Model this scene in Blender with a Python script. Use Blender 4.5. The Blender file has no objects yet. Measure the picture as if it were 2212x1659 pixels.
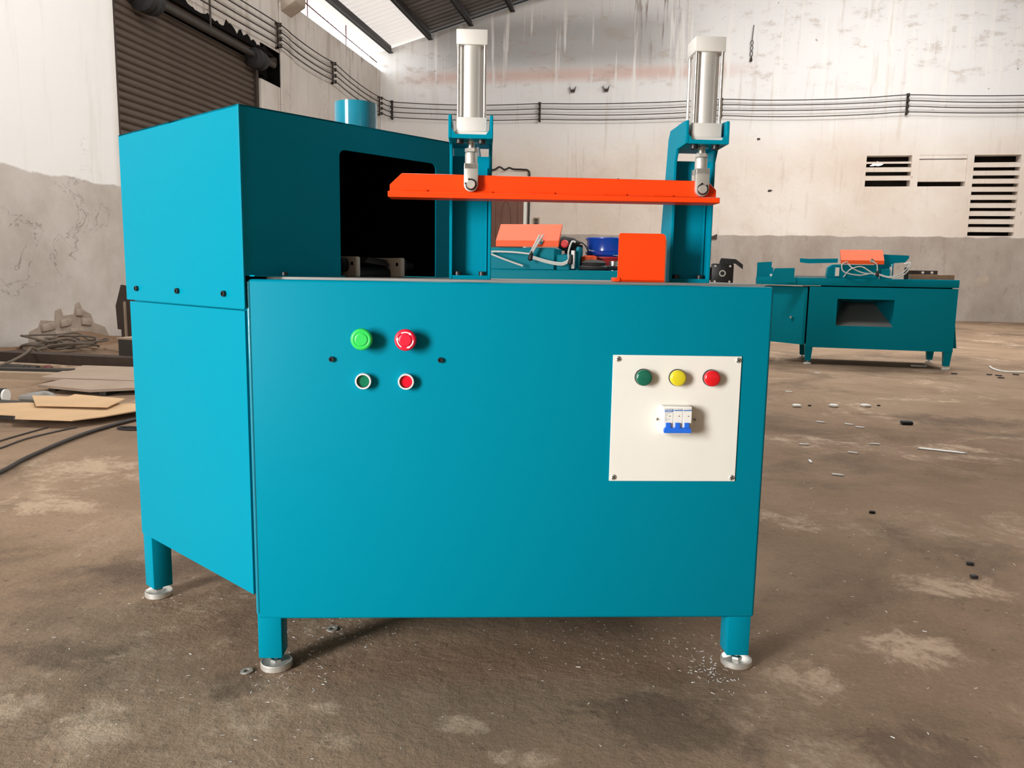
import bpy, bmesh, math, random
from mathutils import Vector, Matrix
random.seed(7)
S = bpy.context.scene
COL = S.collection
R = math.radians
SQ = math.sqrt(.5)

# ------------------------------------------------------------------ camera
TH = R(12.7)                       # main machine is turned this much in the hall
def rz2(x, y, a=TH): return (x*math.cos(a)-y*math.sin(a), x*math.sin(a)+y*math.cos(a))
cam_d = bpy.data.cameras.new('camera'); cam = bpy.data.objects.new('camera', cam_d); COL.objects.link(cam)
cam_d.sensor_fit = 'HORIZONTAL'; cam_d.sensor_width = 36.0
cam_d.lens = 36.0*1690.55/2212; cam_d.clip_start = .05; cam_d.clip_end = 300
pitch, roll, yaw = R(8.0527), R(.9172), R(2.5448-12.7)
F = Vector((math.sin(yaw)*math.cos(pitch), math.cos(yaw)*math.cos(pitch), -math.sin(pitch)))
RX = Vector((math.cos(yaw), -math.sin(yaw), 0)); UP = RX.cross(F)
RX2 = RX*math.cos(roll)+UP*math.sin(roll); UP2 = UP*math.cos(roll)-RX*math.sin(roll)
m3 = Matrix((RX2, UP2, -F)).transposed()
cam.matrix_world = Matrix.Translation((.7797, -1.4152, .8319)) @ m3.to_4x4()
S.camera = cam

# ------------------------------------------------------------------ world, lights, exposure
W_ = bpy.data.worlds.new('overcast_sky'); S.world = W_; W_.use_nodes = True
bg = W_.node_tree.nodes['Background']; bg.inputs[0].default_value = (.93, .97, 1, 1); bg.inputs[1].default_value = 6.0
def area(name, loc, direction, sx, sy, power, col=(1, .995, .985)):
    l = bpy.data.lights.new(name, 'AREA'); l.shape = 'RECTANGLE'; l.size = sx; l.size_y = sy; l.energy = power; l.color = col
    o = bpy.data.objects.new(name, l); COL.objects.link(o); o.location = loc
    o.rotation_euler = Vector(direction).to_track_quat('-Z', 'Y').to_euler()
    return o
area('doorway_daylight', (-2.3, -3.45, 1.35), (.55, .84, -.04), 1.0, 2.2, 330)
area('skylight_daylight', (3.5, 10.2, 7.5), (0, .12, -1), 4.2, 2.2, 760)
area('skylight_daylight', (6.6, 8.6, 7.0), (-.05, .15, -1), 1.0, 10.0, 640)
area('skylight_daylight', (-2.2, 4.6, 6.3), (-.25, .1, -1), 1.0, 5.0, 490)
S.view_settings.view_transform = 'Standard'; S.view_settings.look = 'None'
S.view_settings.exposure = 0.0; S.view_settings.gamma = 1.0; S.view_settings.use_curve_mapping = False

# ------------------------------------------------------------------ mesh helpers
class MB:
    """collects shapes; build() links them as one mesh object"""
    def __init__(s): s.v = []; s.f = []; s.sm = []
    def add(s, vs, fs, smooth=False):
        n = len(s.v); s.v += [tuple(v) for v in vs]
        for f in fs: s.f.append([i+n for i in f]); s.sm.append(smooth)
        return s
    def box(s, x0, x1, y0, y1, z0, z1):
        return s.add([(x0,y0,z0),(x1,y0,z0),(x1,y1,z0),(x0,y1,z0),(x0,y0,z1),(x1,y0,z1),(x1,y1,z1),(x0,y1,z1)],
                     [(3,2,1,0),(4,5,6,7),(0,1,5,4),(1,2,6,5),(2,3,7,6),(3,0,4,7)])
    def hexa(s, p):   # 4 bottom points, 4 top points
        return s.add(p, [(3,2,1,0),(4,5,6,7),(0,1,5,4),(1,2,6,5),(2,3,7,6),(3,0,4,7)])
    def prism(s, poly, axis, a, b):
        def P(u, v, w): return {'x': (w,u,v), 'y': (u,w,v), 'z': (u,v,w)}[axis]
        n = len(poly)
        vs = [P(u,v,a) for u,v in poly]+[P(u,v,b) for u,v in poly]
        fs = [list(range(n))[::-1], list(range(n, 2*n))]+[(i,(i+1)%n,(i+1)%n+n,i+n) for i in range(n)]
        return s.add(vs, fs)
    def lathe(s, o, axis, prof, seg=24, smooth=True, ph=0.0):
        o = Vector(o); ax = Vector(axis).normalized()
        t = Vector((0,0,1)) if abs(ax.z) < .9 else Vector((1,0,0))
        e1 = ax.cross(t).normalized(); e2 = ax.cross(e1)
        vs = []; fs = []
        for r, h in prof:
            for k in range(seg):
                a = 2*math.pi*k/seg+ph
                vs.append(o+ax*h+(e1*math.cos(a)+e2*math.sin(a))*r)
        for i in range(len(prof)-1):
            for k in range(seg):
                k2 = (k+1)%seg
                fs.append((i*seg+k, i*seg+k2, (i+1)*seg+k2, (i+1)*seg+k))
        n = len(s.v); s.add(vs, fs, smooth)
        m = len(prof)-1
        s.f.append([n+k for k in range(seg)][::-1]); s.sm.append(False)
        s.f.append([n+m*seg+k for k in range(seg)]); s.sm.append(False)
        return s
    def cyl(s, p0, p1, r, seg=16, smooth=True, ph=0.0):
        d = Vector(p1)-Vector(p0)
        return s.lathe(p0, d, [(r,0),(r,d.length)], seg, smooth, ph)
    def ring(s, o, axis, r0, r1, h0, h1, seg=28):
        o = Vector(o); n = len(s.v)
        prof = [(r0,h0),(r1,h0),(r1,h1),(r0,h1)]
        ax = Vector(axis).normalized(); t = Vector((0,0,1)) if abs(ax.z) < .9 else Vector((1,0,0))
        e1 = ax.cross(t).normalized(); e2 = ax.cross(e1); vs = []; fs = []
        for r, h in prof:
            for k in range(seg):
                a = 2*math.pi*k/seg; vs.append(o+ax*h+(e1*math.cos(a)+e2*math.sin(a))*r)
        for i in range(4):
            for k in range(seg):
                k2 = (k+1)%seg; j = (i+1)%4
                fs.append((i*seg+k, i*seg+k2, j*seg+k2, j*seg+k))
        return s.add(vs, fs, True)
    def tube(s, pts, r, seg=8, sub=6):
        P = [Vector(p) for p in pts]
        if sub > 1 and len(P) > 2:
            Q = []
            for i in range(len(P)-1):
                a = P[max(i-1,0)]; b = P[i]; c = P[i+1]; d = P[min(i+2,len(P)-1)]
                for k in range(sub):
                    t = k/sub
                    Q.append(.5*((2*b)+(c-a)*t+(2*a-5*b+4*c-d)*t*t+(3*b-a-3*c+d)*t*t*t))
            Q.append(P[-1]); P = Q
        vs = []; fs = []; n0 = None
        for i, p in enumerate(P):
            t = (P[min(i+1,len(P)-1)]-P[max(i-1,0)]).normalized()
            if n0 is None:
                n0 = t.cross(Vector((0,0,1)) if abs(t.z) < .9 else Vector((1,0,0))).normalized()
            else:
                n0 = (n0-t*n0.dot(t)).normalized()
            b = t.cross(n0)
            for k in range(seg):
                a = 2*math.pi*k/seg; vs.append(p+(n0*math.cos(a)+b*math.sin(a))*r)
        for i in range(len(P)-1):
            for k in range(seg):
                k2 = (k+1)%seg; fs.append((i*seg+k, i*seg+k2, (i+1)*seg+k2, (i+1)*seg+k))
        n = len(s.v); s.add(vs, fs, True); m = len(P)-1
        s.f.append([n+k for k in range(seg)][::-1]); s.sm.append(False)
        s.f.append([n+m*seg+k for k in range(seg)]); s.sm.append(False)
        return s
    def xf(s, M, i0=0):
        s.v[i0:] = [tuple(M @ Vector(v)) for v in s.v[i0:]]; return s
    def mesh(s, name, mat, bevel=0, seg=2, ang=38):
        bm = bmesh.new(); vv = [bm.verts.new(v) for v in s.v]
        for f, sm in zip(s.f, s.sm):
            try: fc = bm.faces.new([vv[i] for i in f]); fc.smooth = sm
            except ValueError: pass
        bmesh.ops.recalc_face_normals(bm, faces=bm.faces[:])
        if bevel:
            es = [e for e in bm.edges if len(e.link_faces) == 2 and e.calc_face_angle(0) > R(35)]
            bmesh.ops.bevel(bm, geom=es, offset=bevel, segments=seg, affect='EDGES', profile=.5, clamp_overlap=True)
            for f in bm.faces: f.smooth = True
        for e in bm.edges:
            if len(e.link_faces) == 2 and e.calc_face_angle(0) > R(ang): e.smooth = False
        me = bpy.data.meshes.new(name); bm.to_mesh(me); bm.free()
        if mat: me.materials.append(mat)
        return me
    def build(s, name, mat, parent=None, bevel=0, seg=2, ang=38):
        return obj(name, s.mesh(name, mat, bevel, seg, ang), parent)

def obj(name, me, parent=None):
    o = bpy.data.objects.new(name, me); COL.objects.link(o)
    if parent: o.parent = parent
    return o
def tag(o, label, cat, group=None, kind=None):
    if label: o['label'] = label
    if cat: o['category'] = cat
    if group: o['group'] = group
    if kind: o['kind'] = kind
    return o
def thing(name, label, cat, loc=(0,0,0), rz=0, group=None):
    o = obj(name, None); o.location = loc; o.rotation_euler = (0,0,rz); o.empty_display_size = .1
    return tag(o, label, cat, group)
def struct(o, label=None): o['kind'] = 'structure'; 
def copy_tree(o, parent=None):
    c = o.copy(); COL.objects.link(c)
    if parent: c.parent = parent
    for ch in list(o.children): copy_tree(ch, c)
    return c

# ------------------------------------------------------------------ material helpers
def mat(name, col, rough=.5, metal=0., spec=.5, coat=0., bump=0., bscale=60., var=0., vscale=4.):
    m = bpy.data.materials.new(name); m.use_nodes = True; nt = m.node_tree; b = nt.nodes['Principled BSDF']
    b.inputs['Base Color'].default_value = (*col, 1); b.inputs['Roughness'].default_value = rough
    b.inputs['Metallic'].default_value = metal; b.inputs['Specular IOR Level'].default_value = spec
    b.inputs['Coat Weight'].default_value = coat; b.inputs['Coat Roughness'].default_value = .12
    geo = nt.nodes.new('ShaderNodeTexCoord')
    def noise(sc, det=4):
        n = nt.nodes.new('ShaderNodeTexNoise'); n.inputs['Scale'].default_value = sc; n.inputs['Detail'].default_value = det
        nt.links.new(geo.outputs['Object'], n.inputs['Vector']); return n
    if var:
        n = noise(vscale); mx = nt.nodes.new('ShaderNodeMix'); mx.data_type = 'RGBA'
        mx.inputs['A'].default_value = (*[max(0, c*(1-var)) for c in col], 1)
        mx.inputs['B'].default_value = (*[min(1, c*(1+var)) for c in col], 1)
        nt.links.new(n.outputs['Fac'], mx.inputs['Factor']); nt.links.new(mx.outputs['Result'], b.inputs['Base Color'])
    if bump:
        n = noise(bscale, 3); bp = nt.nodes.new('ShaderNodeBump'); bp.inputs['Strength'].default_value = bump; bp.inputs['Distance'].default_value = .004
        nt.links.new(n.outputs['Fac'], bp.inputs['Height']); nt.links.new(bp.outputs['Normal'], b.inputs['Normal'])
    return m
class NT:
    """tiny node-graph builder on world position"""
    def __init__(s, name, rough=.9, spec=.25):
        s.m = bpy.data.materials.new(name); s.m.use_nodes = True; s.nt = s.m.node_tree
        s.b = s.nt.nodes['Principled BSDF']; s.b.inputs['Roughness'].default_value = rough; s.b.inputs['Specular IOR Level'].default_value = spec
        s.pos = s.nt.nodes.new('ShaderNodeNewGeometry').outputs['Position']
        sp = s.nt.nodes.new('ShaderNodeSeparateXYZ'); s.nt.links.new(s.pos, sp.inputs[0]); s.x, s.y, s.z = sp.outputs
    def lk(s, a, sock):
        if hasattr(a, 'is_linked'): s.nt.links.new(a, sock)
        elif isinstance(a, tuple) and len(a) == 3 and sock.type == 'RGBA': sock.default_value = (*a, 1)
        else: sock.default_value = a
    def math(s, op, a, b=0., clamp=False):
        n = s.nt.nodes.new('ShaderNodeMath'); n.operation = op; n.use_clamp = clamp; s.lk(a, n.inputs[0]); s.lk(b, n.inputs[1]); return n.outputs[0]
    def noise(s, scale, sc=(1,1,1), det=5, rough=.55, loc=(0,0,0), dist=0.):
        mp = s.nt.nodes.new('ShaderNodeMapping'); mp.inputs['Scale'].default_value = sc; mp.inputs['Location'].default_value = loc
        s.nt.links.new(s.pos, mp.inputs['Vector'])
        n = s.nt.nodes.new('ShaderNodeTexNoise'); n.inputs['Scale'].default_value = scale; n.inputs['Detail'].default_value = det
        n.inputs['Roughness'].default_value = rough; n.inputs['Distortion'].default_value = dist
        s.nt.links.new(mp.outputs[0], n.inputs['Vector']); return n.outputs['Fac']
    def step(s, v, a, b):      # smooth ramp a..b -> 0..1
        n = s.nt.nodes.new('ShaderNodeMapRange'); n.interpolation_type = 'SMOOTHSTEP'
        s.lk(v, n.inputs['Value']); n.inputs['From Min'].default_value = a; n.inputs['From Max'].default_value = b
        n.inputs['To Min'].default_value = 0; n.inputs['To Max'].default_value = 1; return n.outputs[0]
    def band(s, v, a, b, e): return s.math('MULTIPLY', s.step(v, a-e, a+e), s.math('SUBTRACT', 1., s.step(v, b-e, b+e)))
    def mix(s, f, a, b):
        n = s.nt.nodes.new('ShaderNodeMix'); n.data_type = 'RGBA'; s.lk(f, n.inputs['Factor']); s.lk(a, n.inputs['A']); s.lk(b, n.inputs['B']); return n.outputs['Result']
    def mul(s, a, b): return s.math('MULTIPLY', a, b)
    def done(s, col, h=None, strength=.3, dist=.02):
        s.lk(col, s.b.inputs['Base Color'])
        if h is not None:
            bp = s.nt.nodes.new('ShaderNodeBump'); bp.inputs['Strength'].default_value = strength; bp.inputs['Distance'].default_value = dist
            s.nt.links.new(h, bp.inputs['Height']); s.nt.links.new(bp.outputs[0], s.b.inputs['Normal'])
        return s.m

TEAL = mat('turquoise_paint', (.0, .222, .318), .36, spec=.05, bump=.03, bscale=90)
TEAL2 = mat('turquoise_paint_far', (.0, .215, .285), .45, spec=.06)
INNER = mat('recess_shade_black', (.004, .005, .006), .9, spec=.05)  # near-black for painted shade in the hood and dark gaps
ORANGE = mat('orange_paint', (.9, .06, .006), .4, spec=.15, bump=.03, bscale=80)
ORANGE2 = mat('orange_paint_far', (.95, .12, .025), .45, spec=.15)
STEEL = mat('brushed_steel', (.62, .6, .56), .34, 1., var=.15, vscale=25)
PLATE = mat('table_steel', (.26, .25, .23), .6, .3, var=.2, vscale=9)
ZINC = mat('zinc_plate', (.72, .7, .64), .42, .75, var=.12, vscale=40)
ALU = mat('cast_aluminium', (.74, .72, .67), .5, .25, var=.06, vscale=30)
TUBE = mat('cylinder_aluminium', (.6, .58, .54), .48, .55, var=.08, vscale=14)
BEZEL = mat('satin_chrome', (.85, .85, .84), .3, .35)
TEALG = mat('glossy_turquoise', (.0, .222, .318), .12, spec=.6, coat=.6)
BROWNW = mat('brown_wood', (.3, .15, .08), .7, var=.35, vscale=12)
CHROME = mat('chrome', (.85, .85, .85), .12, 1.)
BLACK = mat('black_oxide', (.012, .012, .013), .42)
RUBBER = mat('black_rubber', (.015, .014, .014), .75)
WHITE = mat('panel_white', (.8, .775, .7), .45, var=.04, vscale=14)
PLWHITE = mat('white_plastic', (.82, .8, .74), .4)
CREAM = mat('bearing_cream', (.62, .54, .45), .55)
BLUEP = mat('blue_plastic', (.02, .15, .72), .35)
GREENM = mat('green_plastic', (.03, .62, .1), .35)
REDM = mat('red_plastic', (.75, .012, .04), .35)
GREENB = mat('green_button', (.0, .16, .075), .25)
REDB = mat('red_button', (.8, .0, .02), .3)
GREENL = mat('green_lens', (.005, .13, .075), .15, coat=.5)
YELLOWL = mat('yellow_lens', (.72, .6, .02), .15, coat=.5)
REDL = mat('red_lens', (.72, .008, .015), .15, coat=.5)
PRINTW = mat('white_print', (.9, .9, .88), .5)
PRINTG = mat('grey_print', (.4, .4, .38), .6)
PRINTB = mat('blue_print', (.03, .16, .5), .5)
HOSE = mat('clear_hose', (.62, .63, .6), .25)
RUST = mat('rusty_steel', (.052, .035, .026), .6, .3, var=.4, vscale=12)
SHUT = mat('brown_shutter_paint', (.085, .062, .047), .5, .1, var=.18, vscale=3)
SHADOWBOX = mat('void_shade_black', (.006, .005, .0045), .9, spec=.1)  # near-black for painted shade around the shutter opening and notch
CARD = mat('cardboard', (.6, .4, .23), .85, spec=.15, var=.15, vscale=5)
SHEETM = mat('dusty_sheet', (.36, .27, .2), .6, var=.2, vscale=4)
TIMBER = mat('timber', (.34, .25, .17), .8, var=.25, vscale=9)
DARKT = mat('dark_steel', (.045, .038, .032), .6, .2, var=.3, vscale=10)
CABLE = mat('dark_cable', (.03, .022, .017), .6)
ROPE = mat('grey_cable', (.13, .1, .075), .75)
WOODD = mat('brown_door_wood', (.17, .07, .042), .5, var=.2, vscale=2)
BLUED = mat('blue_drum', (.01, .06, .42), .25, coat=.4)
REDD = mat('red_drum', (.62, .03, .03), .4)
CONC = mat('concrete', (.42, .35, .28), .9, var=.2, vscale=5, bump=.3, bscale=25)
DIRT = mat('brown_dirt', (.2, .125, .08), .95, spec=.1, var=.3, vscale=7, bump=.6, bscale=22)
BRICK = mat('dusty_brick', (.32, .26, .21), .9, spec=.1, var=.35, vscale=9, bump=.4, bscale=30)
REDWIRE = mat('red_wire', (.1, .02, .02), .6)
GREYP = mat('grey_metal', (.3, .29, .27), .5, .4)

# floor
PALE = [(1.13,.22,.12,.16),(1.38,.4,.16,.16),(1.62,.82,.22,.16),(-.2,-.24,.14,.09),(-.38,-.2,.1,.08),(.18,-.1,.07,.06),(-1.3,.92,.3,.22),(-1.5,1.4,.4,.3),(.46,-.1,.09,.05),(2.28,2.74,.28,.2),(.6,-.18,.12,.05),(-.62,.54,.12,.1),(.22,-.19,.1,.05)]
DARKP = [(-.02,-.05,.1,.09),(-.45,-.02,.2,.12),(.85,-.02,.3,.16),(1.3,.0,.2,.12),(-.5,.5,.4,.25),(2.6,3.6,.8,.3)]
g = NT('floor_concrete', .88, .12)
a1 = g.step(g.noise(.55, det=6), .3, .7); a2 = g.step(g.noise(2.3, det=8, rough=.7, loc=(4,2,0)), .35, .72); a3 = g.noise(14., det=8, rough=.75)
c = g.mix(a1, (.185, .12, .079), (.31, .212, .138)); c = g.mix(g.mul(a2, .5), c, (.39, .275, .185))
worn = g.mul(g.step(g.noise(1.3, det=9, rough=.75, loc=(9,3,0), dist=.5), .52, .64), g.step(a3, .4, .6)); c = g.mix(g.mul(worn, .75), c, (.56, .43, .31))
dk = g.step(g.noise(.9, det=8, rough=.7, loc=(1,17,0), dist=.4), .5, .66); c = g.mix(g.mul(dk, .6), c, (.1, .07, .05))
pit = g.step(g.noise(38., det=3, loc=(3,3,0)), .64, .72); c = g.mix(g.mul(pit, .5), c, (.075, .052, .04))
gr = g.step(g.noise(90., det=4, rough=.8), .45, .75); c = g.mix(g.mul(gr, .25), c, (.5, .38, .27))
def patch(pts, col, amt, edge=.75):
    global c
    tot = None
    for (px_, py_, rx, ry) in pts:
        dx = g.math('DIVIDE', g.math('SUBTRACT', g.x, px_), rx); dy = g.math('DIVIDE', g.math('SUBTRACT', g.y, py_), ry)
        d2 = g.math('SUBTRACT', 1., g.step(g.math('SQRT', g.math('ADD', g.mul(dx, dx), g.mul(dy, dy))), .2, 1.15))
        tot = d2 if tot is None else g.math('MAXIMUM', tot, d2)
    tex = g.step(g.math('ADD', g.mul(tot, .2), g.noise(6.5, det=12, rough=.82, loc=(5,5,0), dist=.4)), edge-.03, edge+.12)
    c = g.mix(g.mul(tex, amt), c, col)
patch(PALE, (.6, .45, .32), .62, .63)
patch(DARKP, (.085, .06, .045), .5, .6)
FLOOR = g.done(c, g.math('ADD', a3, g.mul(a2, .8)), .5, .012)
# plaster, back wall
g = NT('plaster_back', .92, .15)
n1 = g.step(g.noise(.45, det=6), .3, .7); n2 = g.noise(3., det=7, rough=.65)
c = g.mix(n1, (.68, .575, .485), (.8, .735, .665)); c = g.mix(g.mul(g.step(n2, .5, .75), .35), c, (.58, .48, .4))
upper = g.step(g.math('ADD', g.z, g.mul(g.noise(.8, det=5), .8)), 3.4, 4.9); c = g.mix(upper, c, (.8, .79, .775))
c = g.mix(g.mul(g.mul(g.band(g.z, 5.25, 6.3, .3), g.band(g.x, -4.2, 1.0, .9)), .8), c, (.36, .35, .335))  # blue-grey part of a reflection band, painted into the plaster colour
c = g.mix(g.mul(g.mul(g.band(g.z, 4.98, 5.22, .1), g.band(g.x, -4.6, 2.2, .8)), .65), c, (.66, .42, .35))  # pink part of the reflection band, painted in as well
rough_ = g.mul(g.step(g.noise(2.2, sc=(1,1,2.2), det=9, rough=.75, loc=(2,0,1)), .54, .64), g.band(g.z, 4.75, 6.4, .3)); c = g.mix(g.mul(rough_, .45), c, (.5, .39, .3))
drip = g.mul(g.step(g.noise(2.6, sc=(2.2,1,.11), det=4, rough=.5, loc=(1.3,0,0)), .56, .62), g.step(g.math('ADD', g.z, g.mul(g.noise(1.5, sc=(3,1,.05)), 2.2)), 4.6, 6.4))
c = g.mix(g.mul(drip, .85), c, (.84, .82, .78))
bd = g.mul(g.step(g.noise(5., sc=(2.,1,.1), det=5, rough=.7, loc=(7,0,0)), .52, .62), g.mul(g.band(g.x, .1, 1.15, .25), g.step(g.z, 4.9, 6.3)))
c = g.mix(g.mul(bd, .85), c, (.2, .14, .1))
stk = g.mul(g.step(g.noise(3.2, sc=(2.,1,.16), det=6, rough=.7, loc=(0,0,5)), .55, .7), .35); c = g.mix(stk, c, (.52, .42, .33))
spot = g.step(g.noise(7., det=2, loc=(11,0,3)), .75, .79); c = g.mix(g.mul(spot, .6), c, (.16, .12, .09))
dado = g.math('SUBTRACT', 1., g.step(g.math('ADD', g.z, g.mul(g.math('SUBTRACT', g.noise(2.2, det=6), .5), .12)), 1.69, 1.72))
dc = g.mix(g.step(g.noise(1.1, sc=(1,1,.6), det=8, rough=.7), .3, .7), (.34, .285, .24), (.46, .405, .36)); dc = g.mix(g.mul(g.step(g.noise(6., sc=(1,1,.4), det=6, rough=.7), .56, .7), .45), dc, (.25, .205, .17))
c = g.mix(dado, c, dc)
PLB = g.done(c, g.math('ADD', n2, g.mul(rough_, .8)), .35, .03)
# plaster, left wall
g = NT('plaster_left', .92, .15)
n2 = g.noise(3., det=7, rough=.65)
c = g.mix(g.step(g.noise(.5, det=6), .3, .7), (.57, .52, .47), (.72, .68, .63))
front = g.math('SUBTRACT', 1., g.step(g.y, 7.0, 7.2)); c = g.mix(front, c, (.8, .785, .76))
stk = g.mul(g.step(g.noise(2.6, sc=(1,2.,.14), det=7, rough=.7), .5, .68), g.math('SUBTRACT', .55, g.mul(front, .4))); c = g.mix(stk, c, (.4, .33, .27))
top = g.mul(g.step(g.noise(4., sc=(1,2,.2), det=6, rough=.7, loc=(0,4,0)), .5, .65), g.step(g.z, 4.4, 5.3)); c = g.mix(g.mul(top, .5), c, (.26, .2, .16))
n5 = g.noise(1.6, det=7, rough=.6, dist=.6)
crack = g.math('SUBTRACT', 1., g.step(g.math('ABSOLUTE', g.math('SUBTRACT', n5, .5)), .0015, .006))
c = g.mix(g.mul(crack, g.mul(g.mul(g.step(g.noise(.7, loc=(0,3,2)), .52, .6), .7), g.math('SUBTRACT', 1., g.mul(front, .75)))), c, (.12, .09, .07))
dado = g.math('SUBTRACT', 1., g.step(g.math('ADD', g.z, g.mul(g.math('SUBTRACT', g.noise(1.3, det=5), .5), .25)), 1.78, 1.81))
dc = g.mix(g.step(g.noise(1.2, det=8, rough=.68), .3, .7), (.42, .375, .33), (.55, .5, .455)); dc = g.mix(g.mul(crack, g.mul(g.step(g.noise(.5, loc=(0,5,7)), .56, .62), .6)), dc, (.14, .11, .09))
c = g.mix(dado, c, dc)
PLL = g.done(c, n2, .4, .03)
g = NT('plaster_plain', .92, .15); PLP = g.done(g.mix(g.step(g.noise(.6, det=6), .3, .7), (.55, .48, .4), (.68, .61, .53)))
# roof sheet
g = NT('galvanised_sheet', .5, .4); g.b.inputs['Metallic'].default_value = .0
ROOFM = g.done(g.mix(g.step(g.noise(1.5, sc=(.3,2,1), det=6), .35, .65), (.1, .088, .08), (.15, .135, .125)))
CLEAR = bpy.data.materials.new('translucent_sheet'); CLEAR.use_nodes = True; _n = CLEAR.node_tree
_d = _n.nodes.new('ShaderNodeBsdfDiffuse'); _d.inputs[0].default_value = (.72, .66, .61, 1); _t = _n.nodes.new('ShaderNodeBsdfTranslucent'); _t.inputs[0].default_value = (.8, .74, .7, 1)
_x = _n.nodes.new('ShaderNodeMixShader'); _x.inputs[0].default_value = .15; _n.links.new(_d.outputs[0], _x.inputs[1]); _n.links.new(_t.outputs[0], _x.inputs[2]); _n.links.new(_x.outputs[0], _n.nodes['Material Output'].inputs[0])
PURL = mat('black_purlin', (.022, .018, .016), .6)
g = NT('outside_ground', .95, .1); GROUND = g.done(g.mix(g.noise(.4), (.4, .37, .32), (.5, .46, .4)))

# ------------------------------------------------------------------ setting
XL, XR, YB, YF = -5.5, 12.5, 16.2, -3.6
def roof_z(x): return 5.77+.277*(x+5.27) if x < 3.5 else 5.77+.277*8.77-.277*(x-3.5)
fl = MB().box(XL-.25, XR+.25, YF-.25, YB+.25, -.1, 0).build('floor', FLOOR); struct(fl)
gr = MB().box(-45, 45, -45, 55, -.4, -.12).build('ground_outside', GROUND); struct(gr)

def wall_with_holes(u0, u1, z0, z1, holes, t0, t1, axis):
    """grid wall; u along the wall, holes = (u0,u1,z0,z1); axis 'y': plane of constant y, 'x': constant x"""
    m = MB(); us = sorted({u0, u1, *[h[0] for h in holes], *[h[1] for h in holes]}); zs = sorted({z0, z1, *[h[2] for h in holes], *[h[3] for h in holes]})
    def solid(a, b):
        if a < 0 or b < 0 or a >= len(us)-1 or b >= len(zs)-1: return False
        cu = (us[a]+us[a+1])/2; cz = (zs[b]+zs[b+1])/2
        return not any(h[0] < cu < h[1] and h[2] < cz < h[3] for h in holes)
    P = (lambda u, t, z: (u, t, z)) if axis == 'y' else (lambda u, t, z: (t, u, z))
    for a in range(len(us)-1):
        for b in range(len(zs)-1):
            if not solid(a, b): continue
            A, B, C, D = us[a], us[a+1], zs[b], zs[b+1]
            for t in (t0, t1): m.add([P(A,t,C), P(B,t,C), P(B,t,D), P(A,t,D)], [(0,1,2,3)])
            if not solid(a-1, b): m.add([P(A,t0,C), P(A,t1,C), P(A,t1,D), P(A,t0,D)], [(0,1,2,3)])
            if not solid(a+1, b): m.add([P(B,t0,C), P(B,t1,C), P(B,t1,D), P(B,t0,D)], [(0,1,2,3)])
            if not solid(a, b-1): m.add([P(A,t0,C), P(B,t0,C), P(B,t1,C), P(A,t1,C)], [(0,1,2,3)])
            if not solid(a, b+1): m.add([P(A,t0,D), P(B,t0,D), P(B,t1,D), P(A,t1,D)], [(0,1,2,3)])
    return m
def weld(m, name, material):
    bm = bmesh.new(); vv = [bm.verts.new(v) for v in m.v]
    for f in m.f: bm.faces.new([vv[i] for i in f])
    bmesh.ops.remove_doubles(bm, verts=bm.verts[:], dist=1e-4); bmesh.ops.recalc_face_normals(bm, faces=bm.faces[:])
    me = bpy.data.meshes.new(name); bm.to_mesh(me); bm.free(); me.materials.append(material); return obj(name, me)

LOUV = [(4.96, 5.83, 2.72, 3.34), (5.97, 6.87, 2.72, 3.34), (7.0, 7.86, 1.735, 3.335)]
DOORB = (-3.05, -2.17, 0, 2.95)
mb = wall_with_holes(XL-.25, XR+.25, 0, 5.3, LOUV, YB, YB+.25, 'y')
gab = [(XL-.25, 5.3), (XR+.25, 5.3), (XR+.25, roof_z(XR+.25)), (3.5, roof_z(3.5)), (XL-.25, roof_z(XL-.25))]
mb.prism(gab, 'y', YB, YB+.25)
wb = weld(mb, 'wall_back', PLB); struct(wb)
for (x, z, w, h) in ((2.79,3.7,.05,.03),(3.08,2.64,.06,.035),(-.1,2.9,.02,.02)):
    n_ = 9; MB().prism([(x+w*math.cos(k*6.283/n_)*random.uniform(.6,1.1), z+h*math.sin(k*6.283/n_)*random.uniform(.6,1.1)) for k in range(n_)], 'y', YB-.006, YB+.02).build('plaster_hole', RUST, wb)
MB().prism([(1.8,1.62),(2.05,1.63),(2.05,1.74),(1.97,1.70)], 'y', YB-.03, YB+.01).build('lifted_chip', RUST, wb)
MB().prism([(7.36+.13*math.cos(k*.785), .83+.13*math.sin(k*.785+.2)) for k in range(8)], 'y', YB-.004, YB+.01).build('cement_patch', CONC, wb)
# louvre slats, each a part of the back wall
def slat_mesh(x0, x1, h):
    return MB().hexa([(x0,-.005,0),(x1,-.005,0),(x1,.15,.03),(x0,.15,.03),(x0,-.005,h),(x1,-.005,h),(x1,.15,h+.03),(x0,.15,h+.03)])
for (x0, x1, z0, z1), rows in zip(LOUV, ([.12, .29, .455], [.545], None)):
    if rows is None: rows = [.075+i*.16 for i in range(9)]
    for i, r_ in enumerate(rows):
        h = .09; z = z0+r_
        if x0 < 5 and i == 2: h = .035
        slat_mesh(x0, x1, h).build('louvre_slat', PLB, wb, .004, 1).location = (0, YB+.012, z)
    if x0 > 5.9 and x0 < 6: MB().box(x0, x1, YB+.03, YB+.12, z0+.1, z0+.535).build('blocked_panel', PLB, wb)
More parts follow.
